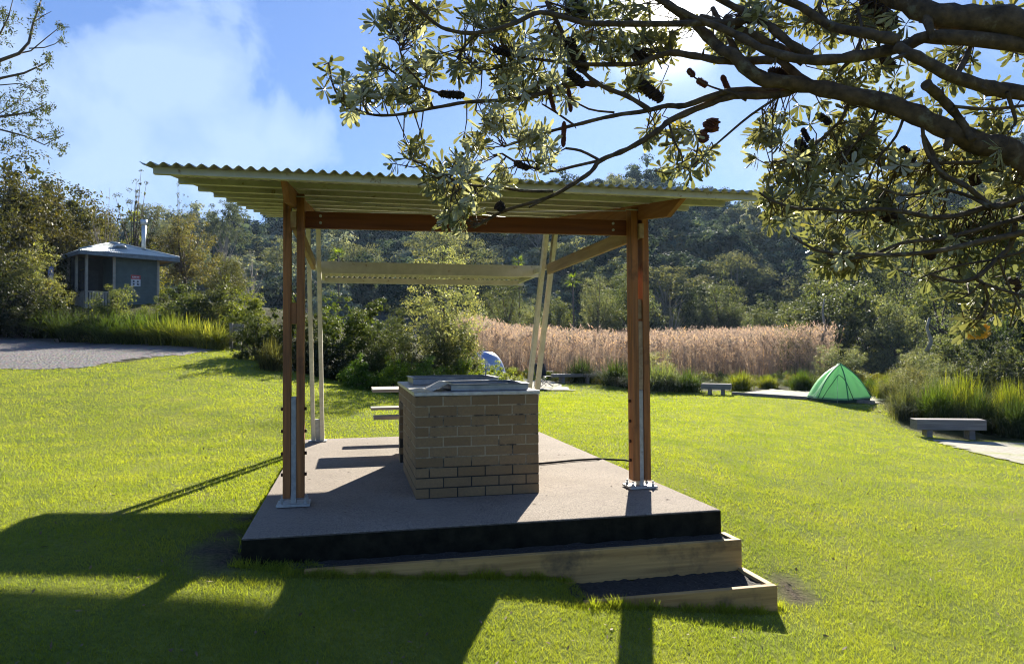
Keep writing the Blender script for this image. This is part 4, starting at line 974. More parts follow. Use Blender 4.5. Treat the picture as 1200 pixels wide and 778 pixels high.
# ================================================================== FOREGROUND BANKSIA
def big_banksia():
    base = Vector((4.15, 2.7, g1(4.15, 2.7)))
    r = empty('coast_banksia', base, 0, 'gnarled banksia whose dark limbs and olive leaves overhang the top right', 'tree')
    o = base; skel = []
    def P(pl, d0, d1):
        n = len(pl) - 1; return [at(x, y, d0 + (d1 - d0) * i / n + .03 * math.sin(i * 1.9 + x * .01)) - o for i, (x, y) in enumerate(pl)]
    def smooth(p, rs, k=3):
        q, rr = [], []
        for i in range(len(p) - 1):
            a, b_, c, d_ = p[max(i - 1, 0)], p[i], p[i + 1], p[min(i + 2, len(p) - 1)]
            for j in range(k):
                t = j / k; q.append(.5 * ((2 * b_) + (c - a) * t + (2 * a - 5 * b_ + 4 * c - d_) * t * t + (3 * b_ - a - 3 * c + d_) * t ** 3)); rr.append(rs[i] + (rs[i + 1] - rs[i]) * t)
        q.append(p[-1]); rr.append(rs[-1]); return q, rr
    q = random.Random(9)
    # px polylines from the thick end outwards: points, depth start/end, px radius start/end
    limbs = [([(1330, 330), (1200, 190), (1143, 167), (1087, 142), (1041, 122), (987, 110), (939, 99), (888, 91), (860, 65), (842, 56), (814, 28), (780, 4)], 2.75, 3.05, 21, 7),
             ([(1350, 120), (1200, 33), (1134, 23), (1094, 17), (1054, -2), (1010, -30)], 2.6, 2.9, 27, 16),
             ([(1260, 60), (1101, 43), (1061, 54), (1000, 67), (944, 70), (900, 60), (860, 40), (800, 15), (760, -8)], 2.68, 3.0, 12, 5),
             ([(1340, 150), (1201, 110), (1161, 104), (1118, 90), (1074, 67), (1050, 55)], 2.72, 2.7, 14, 8),
             ([(939, 100), (912, 111), (860, 113), (826, 124), (786, 141), (769, 155), (735, 175), (704, 188), (693, 201), (673, 215), (642, 232), (592, 247), (555, 267)], 3.0, 3.15, 7, 2.2),
             ([(927, 108), (857, 107), (803, 124), (783, 124), (758, 130), (718, 136), (673, 147), (645, 154), (614, 164), (590, 172)], 3.02, 3.25, 6, 1.8),
             ([(763, 130), (735, 113), (707, 102), (681, 82), (667, 57), (655, 30), (640, 2)], 3.1, 3.2, 4.5, 3),
             ([(870, 26), (800, 28), (696, 28), (673, 24), (633, 15), (602, 28), (560, 39), (524, 35), (504, 23), (487, 7), (470, -8)], 3.0, 2.75, 6, 2.2),
             ([(905, 70), (854, 72), (814, 66), (786, 62), (763, 69), (744, 75), (690, 76), (656, 73), (616, 68), (588, 63)], 3.0, 3.2, 7, 2),
             ([(700, 99), (668, 99), (634, 110), (597, 117), (547, 120), (507, 127), (464, 135), (433, 134), (413, 125), (393, 107), (385, 74)], 3.15, 3.05, 5, 1.3),
             ([(1085, 99), (1104, 116), (1126, 142), (1140, 165)], 2.72, 2.78, 8, 6),
             ([(1053, 48), (1019, 40), (973, 31), (939, 8), (902, -6)], 2.75, 2.9, 9, 6),
             ([(950, 66), (925, 51), (894, 25), (860, 8), (830, -8)], 2.95, 3.05, 8, 5),
             ([(942, 72), (902, 51), (860, 31), (820, 20)], 3.0, 3.1, 8, 5),
             ([(950, 100), (917, 74), (877, 42), (850, 20)], 3.05, 3.1, 7, 5),
             ([(900, 92), (870, 70), (852, 40), (835, 10)], 3.1, 3.15, 6, 4)]
    thin = [([(704, 188), (673, 195), (645, 201), (622, 196), (608, 192), (588, 180)], 3.1, 3.2, 2.2, 1.3),
            ([(648, 224), (614, 224), (581, 219), (547, 217), (527, 209), (505, 197), (484, 188)], 3.1, 3.05, 2.2, 1.2),
            ([(701, 187), (681, 177), (663, 174)], 3.1, 3.12, 2, 1.6), ([(693, 201), (650, 228), (620, 243)], 3.1, 3.15, 2.2, 1.4),
            ([(517, 110), (497, 103), (480, 97), (460, 84), (447, 74), (430, 63)], 3.1, 3.05, 1.8, 1.1), ([(507, 125), (495, 100), (477, 80), (469, 60), (468, 45)], 3.1, 3.1, 1.8, 1.1),
            ([(673, 147), (653, 133), (635, 122)], 3.2, 3.2, 1.6, 1), ([(720, 132), (690, 128), (660, 112), (640, 117)], 3.1, 3.1, 1.6, 1), ([(614, 68), (590, 78), (565, 82), (548, 70)], 3.2, 3.15, 1.6, 1),
            ([(560, 39), (545, 55), (535, 68)], 2.9, 2.95, 1.6, 1), ([(783, 141), (790, 165), (800, 190), (780, 203)], 3.05, 3.05, 1.8, 1), ([(915, 112), (880, 135), (850, 160), (830, 178), (814, 196)], 3.0, 3.05, 1.8, 1),
            ([(1200, 232), (1169, 243), (1153, 235), (1128, 215), (1104, 206), (1094, 182), (1081, 158)], 2.7, 2.85, 4, 3),
            ([(1220, 268), (1184, 276), (1153, 282), (1107, 293), (1076, 297), (1030, 299), (971, 296), (950, 290), (930, 278)], 2.6, 2.85, 4.2, 1.6),
            ([(1190, 262), (1184, 288), (1169, 303), (1144, 325), (1120, 330), (1090, 322)], 2.65, 2.75, 3.5, 2), ([(1200, 255), (1169, 263), (1107, 279), (1057, 285), (1020, 300), (985, 306)], 2.7, 2.9, 3.5, 1.5),
            ([(1190, 240), (1159, 242), (1122, 253), (1088, 254), (1057, 248), (1027, 245), (993, 248), (962, 245), (937, 245), (906, 236), (890, 226)], 2.75, 2.95, 4, 1.5),
            ([(1159, 242), (1130, 228), (1101, 223), (1061, 229), (1030, 220)], 2.75, 2.9, 2.6, 1.3), ([(1150, 190), (1122, 191), (1076, 192), (1045, 196)], 2.8, 2.9, 2.6, 1.6),
            ([(1144, 325), (1152, 332), (1200, 347), (1230, 352)], 2.7, 2.6, 2.6, 2), ([(1153, 333), (1158, 352), (1152, 372)], 2.7, 2.7, 2, 2), ([(1150, 331), (1136, 345), (1120, 352)], 2.7, 2.7, 1.6, 1),
            ([(994, 122), (986, 140), (974, 152), (947, 177), (927, 187), (905, 190)], 2.95, 3.0, 2.4, 1.3), ([(1030, 125), (1020, 150), (1000, 170), (985, 190)], 2.9, 2.95, 2, 1.2),
            ([(1134, 220), (1101, 200), (1085, 175), (1081, 150)], 2.75, 2.8, 2.6, 2.4), ([(1060, 135), (1050, 160), (1030, 185), (1020, 205)], 2.85, 2.9, 2, 1.2), ([(1200, 295), (1160, 305), (1120, 312), (1080, 325)], 2.65, 2.75, 2, 1.2),
            ([(1170, 303), (1180, 330), (1195, 362)], 2.65, 2.65, 1.8, 1.2), ([(1120, 90), (1135, 60), (1150, 20)], 2.7, 2.75, 4, 2.5), ([(1180, 108), (1190, 140), (1186, 150)], 2.7, 2.7, 3, 1.5),
            ([(1118, 125), (1160, 128), (1200, 124)], 2.75, 2.7, 2.4, 2), ([(1000, 67), (1010, 40), (1005, 10)], 2.85, 2.9, 3, 1.6), ([(973, 31), (960, 10), (965, -5)], 2.9, 2.9, 3, 2),
            ([(874, 118), (858, 109), (846, 106), (829, 100), (814, 91), (806, 82)], 3.0, 3.05, 1.8, 1), ([(812, 150), (818, 170), (812, 196)], 3.05, 3.1, 1.5, 1), ([(690, 40), (676, 60), (664, 80)], 3.15, 3.15, 1.5, 1)]
    # trunk: rises outside the frame and splits towards the limbs
    e1 = at(1330, 330, 2.75) - o; e2 = at(1350, 120, 2.6) - o
    mb = MB(); p, rr = smooth([Vector((0, 0, -.3)), Vector((.05, .02, .5)), Vector((-.05, 0, 1.0)), e1 + Vector((.25, 0, -.35)), e1], [.22, .17, .15, .12, .075]); mb.tube(p, rr, 12)
    p, rr = smooth([Vector((-.05, 0, 1.0)), e1 + Vector((.35, -.05, .1)), e2 + Vector((.15, 0, -.15)), e2], [.14, .12, .11, .09]); mb.tube(p, rr, 12)
    p, rr = smooth([e1 + Vector((.35, -.05, .1)), at(1340, 150, 2.72) - o], [.08, .05]); mb.tube(p, rr, 9)
    p, rr = smooth([e1, at(1260, 300, 2.65) - o, at(1200, 240, 2.7) - o], [.06, .035, .02]); mb.tube(p, rr, 9)
    p, rr = smooth([e1, at(1270, 320, 2.65) - o, at(1220, 268, 2.6) - o], [.06, .03, .016]); mb.tube(p, rr, 9)
    mb.build('trunk', M_bark, r)
    for pl, d0, d1, r0, r1 in limbs:
        p, rr = smooth(P(pl, d0, d1), [.74 * (r0 + (r1 - r0) * (i / (len(pl) - 1)) ** .7) / F * (d0 + d1) / 2 for i in range(len(pl))], 4)
        rr = [x * (1 + .09 * math.sin(i * 2.3 + r0)) for i, x in enumerate(rr)]
        mb = MB(); mb.tube(p, rr, 12 if r0 > 6 else 8); nn_ = 12 if r0 > 6 else 8
        for vi in range(len(mb.v)):
            ci_ = min(vi // nn_, len(p) - 1); c0 = p[ci_]; vv = Vector(mb.v[vi]); mb.v[vi] = tuple(c0 + (vv - c0) * (1 + q.uniform(-.13, .13)))
        mb.build('limb', M_bark, r)
        skel += [(v, p[min(i + 1, len(p) - 1)] - p[max(i - 1, 0)], rr[i]) for i, v in enumerate(p)]
        if r0 > 5:                        # stubs and knots
            for _ in range(3):
                j = q.randrange(3, len(p) - 3); dv = Vector([q.gauss(0, 1) for _ in range(3)]).normalized(); kb = MB(); kb.tube([p[j], p[j] + dv * rr[j] * 1.5, p[j] + dv * rr[j] * q.uniform(2, 3.5)], [rr[j] * .5, rr[j] * .38, rr[j] * .2], 7); kb.build('branch_stub', M_bark, r)
    tw = MB()
    for pl, d0, d1, r0, r1 in thin:
        p, rr = smooth(P(pl, d0, d1), [(r0 + (r1 - r0) * i / (len(pl) - 1)) * .9 / F * (d0 + d1) / 2 for i in range(len(pl))], 3)
        tw.tube(p, rr, 6, cap=False); skel += [(v, p[min(i + 1, len(p) - 1)] - p[max(i - 1, 0)], rr[i]) for i, v in enumerate(p)]
    sk = np.array([tuple(s_[0]) for s_ in skel])
    def dist_at(x): return float(np.interp(x, [380, 500, 700, 850, 1000, 1200], [3.15, 3.15, 3.2, 3.2, 3.1, 3.0]))
    cl = [(408, 118, 24, 16, 9), (386, 80, 4, 8, 1), (398, 98, 8, 8, 2), (440, 78, 18, 16, 6), (432, 108, 14, 12, 5), (478, 95, 16, 22, 6), (500, 78, 12, 22, 5), (462, 112, 22, 12, 6), (492, 120, 14, 8, 3),
          (450, 15, 26, 16, 7), (500, 12, 30, 14, 9), (556, 12, 30, 15, 10), (470, 38, 22, 10, 5), (535, 55, 18, 14, 5), (585, 25, 28, 22, 12), (548, 80, 16, 12, 5), (600, 80, 36, 26, 18), (640, 60, 36, 32, 20), (600, 112, 26, 18, 10), (650, 105, 32, 14, 8),
          (575, 148, 22, 14, 9), (622, 160, 22, 18, 11), (640, 185, 16, 14, 4), (720, 55, 46, 28, 22), (700, 10, 56, 12, 18), (780, 50, 34, 24, 12), (745, 95, 36, 16, 8), (560, 175, 14, 12, 4),
          (480, 188, 18, 14, 5), (512, 195, 18, 16, 6), (540, 195, 16, 14, 6), (520, 222, 18, 16, 8), (535, 248, 18, 16, 10), (545, 228, 16, 14, 6), (580, 222, 12, 10, 3), (590, 195, 10, 10, 2),
          (760, 162, 14, 8, 4), (800, 158, 16, 12, 5), (790, 196, 16, 10, 4), (822, 180, 10, 14, 3), (812, 204, 6, 6, 1), (875, 178, 8, 6, 1), (900, 165, 22, 22, 14), (930, 200, 32, 30, 26), (975, 180, 34, 36, 26), (1010, 165, 36, 32, 22), (955, 232, 38, 22, 16), (1010, 235, 30, 18, 12), (905, 230, 16, 14, 6),
          (915, 260, 22, 16, 8), (955, 280, 26, 14, 10), (960, 308, 36, 9, 9), (1000, 300, 30, 16, 10), (960, 30, 60, 26, 26), (1020, 30, 40, 30, 16), (900, 15, 44, 14, 16), (1000, 90, 60, 18, 16), (1060, 118, 44, 16, 10), (860, 60, 30, 20, 8),
          (1100, 100, 56, 30, 14), (1170, 150, 30, 26, 12), (1150, 190, 38, 22, 16), (1080, 200, 40, 26, 18), (1180, 215, 24, 18, 12), (1060, 270, 60, 26, 26), (1130, 275, 60, 34, 34), (1180, 295, 26, 34, 18), (1100, 322, 46, 13, 12), (1150, 345, 38, 13, 12), (1130, 378, 22, 10, 7), (1190, 365, 14, 12, 8), (1180, 75, 30, 20, 8), (1040, 190, 30, 20, 10), (1160, 15, 40, 20, 8)]
    tips = []
    for cx, cy2, rx, ry, n in cl:
        for _ in range(int(n * (1.55 if cx < 880 else 1.2) + .5)):
            px, py = cx + q.gauss(0, .55) * rx, cy2 + q.gauss(0, .55) * ry
            tips.append(at(px, py, dist_at(px) + q.gauss(0, .13)) - o)
    LV = []
    rgn = np.random.default_rng(21)
    for tp in tips:
        d = np.linalg.norm(sk - np.array(tuple(tp)), axis=1); c = np.argsort(d)[:6]; j = int(q.choice(list(c[:4])))
        b_ = skel[j][0]; v = tp - b_
        if v.length > .24:                # too far from any branch: slide the tuft towards it
            tp = b_ + v * (.24 / v.length) * q.uniform(.7, 1.2); v = tp - b_
        mid = b_ + v * .5 + Vector([q.gauss(0, .12) for _ in range(3)]) * v.length + Vector((0, 0, -.05 * v.length))
        tw.tube([b_, mid, tp], [.0032, .0026, .0018], 4, cap=False)
        A = (tp - mid).normalized() if (tp - mid).length > 1e-4 else Vector((0, 0, 1))
        A = (A + Vector([q.gauss(0, .25) for _ in range(3)])).normalized()
        if q.random() < .3: A = (A + Vector((0, 0, .5))).normalized()
        n_ = q.randint(9, 14); ref = A.orthogonal().normalized(); oth = A.cross(ref)
        for k in range(n_):
            an = k * 2.4 + q.uniform(-.3, .3); el = rad(q.uniform(20, 85)); dr = ref * math.cos(an) + oth * math.sin(an)
            D = A * math.cos(el) + dr * math.sin(el); D = (D + Vector((0, 0, -.12))).normalized()
            sd_ = A.cross(D); sd_ = sd_.normalized() if sd_.length > 1e-3 else ref
            N = sd_.cross(D).normalized(); tl = q.uniform(-.5, .5); sd_ = (sd_ * math.cos(tl) + N * math.sin(tl)).normalized(); N = sd_.cross(D).normalized()
            l_ = q.uniform(.042, .080); w_ = l_ * q.uniform(.20, .31); b0 = tp - A * .014 * (k / n_) * 1.6; cv = l_ * q.uniform(-.06, .12)
            fo = N * w_ * .16
            LV.append([b0, b0 + D * l_ * .12, b0 + D * l_ * .48 + sd_ * w_ * .33 + N * cv * .7 + fo, b0 + D * l_ * .80 + sd_ * w_ * .5 + N * cv + fo, b0 + D * l_ * .97 + sd_ * w_ * .2 + N * cv * .8, b0 + D * l_ * .98 - sd_ * w_ * .2 + N * cv * .8,
                       b0 + D * l_ * .80 - sd_ * w_ * .5 + N * cv + fo, b0 + D * l_ * .48 - sd_ * w_ * .33 + N * cv * .7 + fo, b0 + D * l_ * .8 + N * cv * .9, b0 + D * l_ * .48 + N * cv * .55])
    V = np.array([[tuple(v) for v in l] for l in LV]).reshape(-1, 3); b0 = np.arange(len(LV))[:, None] * 10
    f4 = np.concatenate([b0 + np.array([9, 2, 3, 8]), b0 + np.array([7, 9, 8, 6])]); f3 = np.concatenate([b0 + np.array([1, 2, 9]), b0 + np.array([1, 9, 7]), b0 + np.array([8, 5, 6])]); f4 = np.concatenate([f4, b0 + np.array([8, 3, 4, 5])])
    f3 = np.concatenate([f3, b0 + np.array([0, 2, 1]), b0 + np.array([0, 1, 7])])
    tw.build('twigs', M_bark, r)
    obj('foliage', mesh_np('foliage', V, [f4, f3], M_banksia, smooth=True), r)
    # woody seed cones
    M_cone = simple('seed_cone', (.045, .026, .018), (.015, .010, .008), 30, .95, bmp=.6)
    M_red = simple('young_cone', (.16, .05, .03), (.07, .025, .02), 30, .9)
    def cone(a, b_, rp, mat=M_cone, name='seed_cone', fuzz=.28, n=12):
        (x0, y0), (x1, y1) = a, b_; d = dist_at(x0) - .05; A, B = at(x0, y0, d) - o, at(x1, y1, d + .02) - o; R = rp / F * d
        ax_ = (B - A); L_ = ax_.length; ax_.normalize(); u_ = ax_.orthogonal().normalized(); v_ = ax_.cross(u_); vs, fs = [], []
        ns = max(6, int(L_ / R * 5)); qq = random.Random(int(x0 * 7 + y0))
        for i in range(ns + 1):
            t = i / ns; rr = R * (1 - abs(2 * t - 1) ** 5) ** .5 if 0 < i < ns else R * .12
            for k in range(n):
                f_ = rr * (1 + fuzz * qq.uniform(-1, 1) + .18 * (1 if (i + k) % 2 else -1)); vs.append(A + ax_ * L_ * t + (u_ * math.cos(6.283 * k / n) + v_ * math.sin(6.283 * k / n)) * f_)
        fs = [(i * n + k, i * n + (k + 1) % n, (i + 1) * n + (k + 1) % n, (i + 1) * n + k) for i in range(ns) for k in range(n)] + [tuple(range(n))[::-1], tuple(ns * n + k for k in range(n))]
        mb = MB(); mb.add(vs, fs)
        if name == 'flower_spike':
            for _ in range(900):
                t = qq.random(); an = qq.uniform(0, 6.28); dr = u_ * math.cos(an) + v_ * math.sin(an); s0 = A + ax_ * L_ * t + dr * R * .8; tp = s0 + dr * R * qq.uniform(.5, .85) + ax_ * qq.uniform(-.3, .3) * R; sd_ = dr.cross(ax_) * .0011
                mb.add([s0 - sd_, s0 + sd_, tp + sd_ * .6, tp - sd_ * .6], [(0, 1, 2, 3)])
        return mb.build(name, mat, r)
    for c in [((663, -2), (686, 24), 11), ((664, 44), (686, 86), 9), ((662, 80), (686, 102), 6.5), ((734, 55), (760, 70), 8), ((749, 97), (777, 118), 8), ((513, 110), (545, 112), 5.5), ((577, 58), (598, 64), 5), ((602, 190), (620, 198), 5), ((582, 238), (590, 246), 7),
              ((1012, -5), (1048, 34), 14), ((862, 20), (885, 26), 6), ((900, 84), (928, 88), 9), ((1030, 60), (1046, 84), 9), ((956, 133), (974, 145), 5), ((1028, 240), (1056, 262), 11), ((1030, 228), (1040, 246), 8), ((1121, 300), (1124, 328), 6), ((1184, 326), (1192, 340), 8), ((1139, 205), (1146, 216), 7),
              ((1056, 172), (1072, 190), 6), ((934, 162), (944, 178), 7), ((1130, 262), (1146, 270), 6), ((1052, 195), (1066, 205), 6), ((940, 150), (949, 168), 4), ((584, 5), (596, 8), 7), ((1085, 296), (1094, 302), 6)]: cone(c[0], c[1], c[2] * .78)
    for c in [((641, 100), (650, 131), 2.6), ((666, 103), (669, 132), 2.6), ((661, 142), (660, 173), 2.8), ((806, 81), (814, 90), 3.4), ((817, 93), (829, 101), 3.8), ((846, 88), (855, 109), 3.2), ((812, 196), (818, 186), 3)]: cone(*c, mat=M_red, fuzz=.15)
    cone((834, 138), (834, 156), 7.5, mat=M_red, fuzz=.35, n=16); cone((822, 152), (825, 168), 6, mat=M_red, fuzz=.35)
    M_fl = simple('banksia_flower', (.78, .52, .10), (.55, .30, .05), 40, .8); M_fl2 = simple('old_flower', (.50, .34, .06), (.30, .18, .04), 40, .8)
    cone((1134, 388), (1153, 387), 6.5, mat=M_fl, name='flower_spike', fuzz=.2); cone((686, 38), (694, 50), 6, mat=M_fl2, name='flower_spike', fuzz=.2)
big_banksia()

# ================================================================== HUT
def hut():
    Lp, Rp = at(101, 340, 32.0), at(185, 340, 34.2); zf = 3.05
    yaw = math.atan2(Rp.y - Lp.y, Rp.x - Lp.x); W_ = math.hypot(Rp.x - Lp.x, Rp.y - Lp.y); D_ = 3.6
    r = empty('toilet_hut', (Lp.x, Lp.y, zf), yaw, 'small teal grey hut with porch and low corrugated hip roof among bushes', 'hut')
    teal = simple('teal_cladding', (.10, .135, .12), (.075, .10, .09), 3, .7, bmp=.1); post = simple('pale_post', (.42, .38, .30), (.32, .28, .22), 8, .8)
    dark = simple('hut_inside', (.03, .028, .025)); roofm = simple('blue_grey_roofing', (.44, .50, .50), (.36, .41, .42), 3, .45, metal=.2); fas = simple('fascia', (.20, .23, .24), rough=.6); sof = simple('soffit', (.28, .17, .08), rough=.8)
    H = 2.62; pc = W_ * .37               # the porch takes the left part
    mb = MB(); mb.box(pc, W_, 0.02, .08, -.2, H)
    for k in range(18): mb.box(pc + .002, W_ - .002, -.004, .018, k * .15, k * .15 + .138)
    mb.build('cladding_wall', teal, r)
    mb = MB(); mb.box(W_ - .06, W_, .081, D_, -.2, H); mb.build('cladding_wall', teal, r)
    mb = MB(); mb.box(pc, pc + .06, .081, D_, -.2, H); mb.build('cladding_wall', teal, r)
    mb = MB(); mb.box(-.2, pc, 1.6, 1.66, -.2, H); mb.build('porch_wall', dark, r)
    mb = MB(); mb.box(pc - .95, pc - .2, 1.57, 1.598, 0, 2.05); mb.build('door', simple('hut_door', (.05, .05, .05)), r)
    mb = MB(); mb.box(-.5, W_, .081, D_, -.3, -.21); mb.build('floor', post, r)
    for x, y in ((0, 0), (pc, 0), (W_, 0), (-.14, 1.0), (-.2, 2.1), (-.2, 3.3)): mb = MB(); mb.box(x - .055, x + .055, y - .06, y + .05, -.5, H); mb.build('porch_post', post, r, bevel=.01)
    mb = MB(); mb.box(.06, pc - .06, -.03, .03, .92, .98); mb.box(.06, pc - .06, -.03, .03, .1, .15); o = mb.build('balustrade', post, r)
    mb = MB()
    for k in range(9): x = .12 + k * (pc - .26) / 8; mb.box(x, x + .07, -.02, .02, .151, .919)
    mb.build('balusters', post, o)
    mb = MB(); mb.beam((-.02, .08, .95), (-.13, .94, .95), .05, .06); mb.beam((-.15, 1.06, .95), (-.2, 2.04, .95), .05, .06)
    for k in range(12): t = k / 11; x, y = -.02 - .17 * t, .12 + 1.8 * t; mb.box(x - .03, x + .03, y - .03, y + .03, .1, .92)
    mb.build('side_railing', post, r)
    x0, x1, y0, y1, zt = -.42, W_ + .80, -.5, D_ + .5, .72
    ym = (y0 + y1) / 2; rx0, rx1 = x0 + 1.95, x1 - 1.95; z0 = H + .12
    # corrugated hip roof: each face ribbed down the slope
    def face(A, B, C_, D__, n):         # A-B eave, D-C ridge side
        A, B, C_, D__ = map(Vector, (A, B, C_, D__)); nn = (B - A).cross(D__ - A).normalized(); vs = []
        for j in (0, 1):
            for i in range(n + 1):
                t = i / n; e_ = A.lerp(B, t) if j == 0 else D__.lerp(C_, t); vs.append(e_ + nn * .02 * math.cos(i * math.pi))
        return vs, [(i, i + 1, n + 2 + i, n + 1 + i) for i in range(n)]
    for A, B, C_, D__, n in [((x0, y0, z0), (x1, y0, z0), (rx1, ym, z0 + zt), (rx0, ym, z0 + zt), 90), ((x1, y1, z0), (x0, y1, z0), (rx0, ym, z0 + zt), (rx1, ym, z0 + zt), 90),
                             ((x1, y0, z0), (x1, y1, z0), (rx1, ym + .01, z0 + zt), (rx1, ym - .01, z0 + zt), 70), ((x0, y1, z0), (x0, y0, z0), (rx0, ym - .01, z0 + zt), (rx0, ym + .01, z0 + zt), 70)]:
        mb = MB(); mb.add(*face(A, B, C_, D__, n)); o = mb.build('roof', roofm, r); s = o.modifiers.new('s', 'SOLIDIFY'); s.thickness = .01
    mb = MB(); mb.tube([(rx0, ym, z0 + zt + .02), (rx1, ym, z0 + zt + .02)], .07, 8)
    for a, b_ in (((x0, y0), (rx0, ym)), ((x1, y0), (rx1, ym)), ((x0, y1), (rx0, ym)), ((x1, y1), (rx1, ym))): mb.tube([(a[0], a[1], z0 + .03), (b_[0], b_[1], z0 + zt + .03)], .045, 6)
    mb.build('ridge_cap', roofm, r)
    mb = MB(); mb.box(x0, x1, y0 - .03, y0, z0 - .2, z0 - .02); mb.box(x0, x1, y1, y1 + .03, z0 - .2, z0 - .02); mb.box(x0 - .03, x0, y0, y1, z0 - .2, z0 - .02); mb.box(x1, x1 + .03, y0, y1, z0 - .2, z0 - .02); mb.build('fascia', fas, r)
    mb = MB(); mb.box(x0 + .01, x1 - .01, y0 + .01, y1 - .01, z0 - .12, z0 - .10); mb.build('soffit', sof, r)
    mb = MB(); fx, fy = W_ * .885, ym - .9; mb.tube([(fx, fy, z0 + .3), (fx, fy, z0 + 1.62)], .10, 12); mb.tube([(fx, fy, z0 + 1.66), (fx, fy, z0 + 1.9)], .15, 12); f = mb.build('flue', simple('flue_metal', (.6, .64, .66), (.5, .54, .56), rough=.4, metal=.4), r)
    mb = MB(); mb.tube([(fx, fy, z0 + .22), (fx, fy, z0 + .42)], .2, 12); mb.build('flashing', simple('black_flashing', (.02, .02, .02)), f)
    mb = MB(); mb.tube([(W_ * .52, ym - 1.0, z0 + .34), (W_ * .52, ym - .95, z0 + .44), (W_ * .52, ym - .94, z0 + .5)], [.34, .30, .12], 12); mb.build('skylight', simple('skylight', (.7, .75, .78), rough=.2), r)
    # warning sign on the wall: a red head panel with white writing above a white panel with dark pictograms
    sx0, sz0 = W_ * .605, 1.30; white = simple('sign_white', (.75, .73, .72), rough=.5, bmp=0); red = simple('sign_red', (.55, .06, .05), rough=.5, bmp=0); blk = simple('sign_ink', (.05, .05, .06), rough=.5, bmp=0)
    sg = empty('warning_sign', r.matrix_basis @ Vector((0, 0, 0)) if False else (Lp.x, Lp.y, zf), yaw, 'small red and white warning sign on the teal hut wall', 'sign')
    mb = MB(); mb.box(sx0, sx0 + .42, -.03, -.012, sz0, sz0 + .52); mb.build('panel', white, sg)
    mb = MB(); mb.box(sx0, sx0 + .42, -.034, -.0305, sz0 + .32, sz0 + .52); mb.build('red_panel', red, sg)
    mb = MB()
    for k in range(5): mb.box(sx0 + .05 + k * .066, sx0 + .095 + k * .066, -.037, -.0345, sz0 + .40, sz0 + .46)
    mb.box(sx0 + .05, sx0 + .37, -.037, -.0345, sz0 + .355, sz0 + .37); mb.build('lettering', white, sg)
    mb = MB()
    for k in range(2):
        for j in range(2): mb.tube([(sx0 + .12 + k * .18, -.034, sz0 + .09 + j * .13), (sx0 + .12 + k * .18, -.0305, sz0 + .09 + j * .13)], .045, 10)
    mb.build('pictograms', blk, sg)
hut()
# blue and white notice on a post left of the hut
p = at(59.5, 345, 30.0); zg = g1(p.x, p.y); r = empty('notice_sign', (p.x, p.y, zg), .06, 'small blue and white notice on a thin post, left of the hut', 'sign'); zt = at(59, 312, 30).z - zg
mb = MB(); mb.tube([(0, .02, -.2), (0, .02, zt)], .03, 8); mb.build('post', M_zinc, r)
mb = MB(); mb.box(-.11, .11, -.03, -.012, zt - .60, zt); mb.build('panel', simple('notice_blue', (.22, .28, .50), rough=.5, bmp=0), r)
mb = MB(); mb.box(-.08, .08, -.034, -.0305, zt - .55, zt - .36); mb.box(-.08, .08, -.034, -.0305, zt - .30, zt - .27); mb.box(-.08, .05, -.034, -.0305, zt - .22, zt - .19); mb.box(-.08, .08, -.034, -.0305, zt - .14, zt - .11); mb.build('lettering', simple('notice_white', (.7, .7, .75), bmp=0), r)
# timber gate panel at the end of the gravel
p = at(271, 391, 22.8); zg = g1(p.x, p.y); r = empty('timber_gate', (p.x, p.y, zg), .15, 'low weathered grey timber gate panel in bushes beyond the gravel', 'gate'); gm = wood('gate_timber', (.26, .24, .21), (.16, .14, .12), 0, .85)
mb = MB(); mb.box(-.05, .05, -.05, .05, -.2, .83); mb.build('post', gm, r, bevel=.008)
mb = MB(); mb.box(.19, .29, .05, .15, -.2, .45); mb.build('post', gm, r, bevel=.008)
for k in range(4): mb = MB(); mb.box(-.04, .38, .052, .08, .30 + k * .13, .415 + k * .13); mb.build('rail', gm, r)

# ================================================================== BENCHES, TENTS, CHAIR
M_bench = wood('weathered_bench', (.26, .235, .215), (.15, .135, .125), 0, .85)
def bench(pl, pr, d0, d1, ytop_l, zt, legs, label, dep=.36):
    """pl, pr: px of the two ends"""
    A, B = at(pl, 500, d0), at(pr, 500, d1); yaw = math.atan2(B.y - A.y, B.x - A.x); Ln = math.hypot(B.x - A.x, B.y - A.y)
    ztop = at(pl, ytop_l, d0).z; zg = g1((A.x + B.x) / 2, (A.y + B.y) / 2)
    r = empty('bench', (A.x, A.y, zg), yaw, label, 'bench', 'low timber sleeper benches round the lawn'); h = ztop - zg
    mb = MB(); mb.box(0, Ln, 0, dep, h - zt, h); mb.build('seat', M_bench, r, bevel=.012)
    for t in legs: mb = MB(); mb.box(Ln * t - .06, Ln * t + .06, .05, dep - .05, -.25, h - zt - .001); mb.build('leg', M_bench, r, bevel=.008)
bench(1074.5, 1156.5, 15.3, 15.1, 491.5, .225, (.2, .81), 'long grey timber bench in front of the tussocks at the right of the lawn')
bench(822, 857, 25.8, 25.4, 449.5, .20, (.28, .72), 'short grey timber bench beside the gravel tent pad')
bench(650, 700, 30.5, 31, 438.5, .13, (.22, .8), 'long low grey timber bench at the far edge of the lawn by the camping chair', .5)
# timber edging of the tent pad
mb = MB(); pe = [(858, 462, 25.6), (905, 466.5, 24.2), (950, 469.5, 23.0), (1025, 471, 21.6)]
pe = [at(*a) for a in pe]; pe = [Vector((p.x, p.y, g1(p.x, p.y) + .05)) for p in pe]
for a, b_ in zip(pe[:-1], pe[1:]): mb.beam(a, b_, .08, .12)
tag(mb.build('timber_edging', M_bench), 'low timber edging along the front of the gravel tent pad', 'edging')

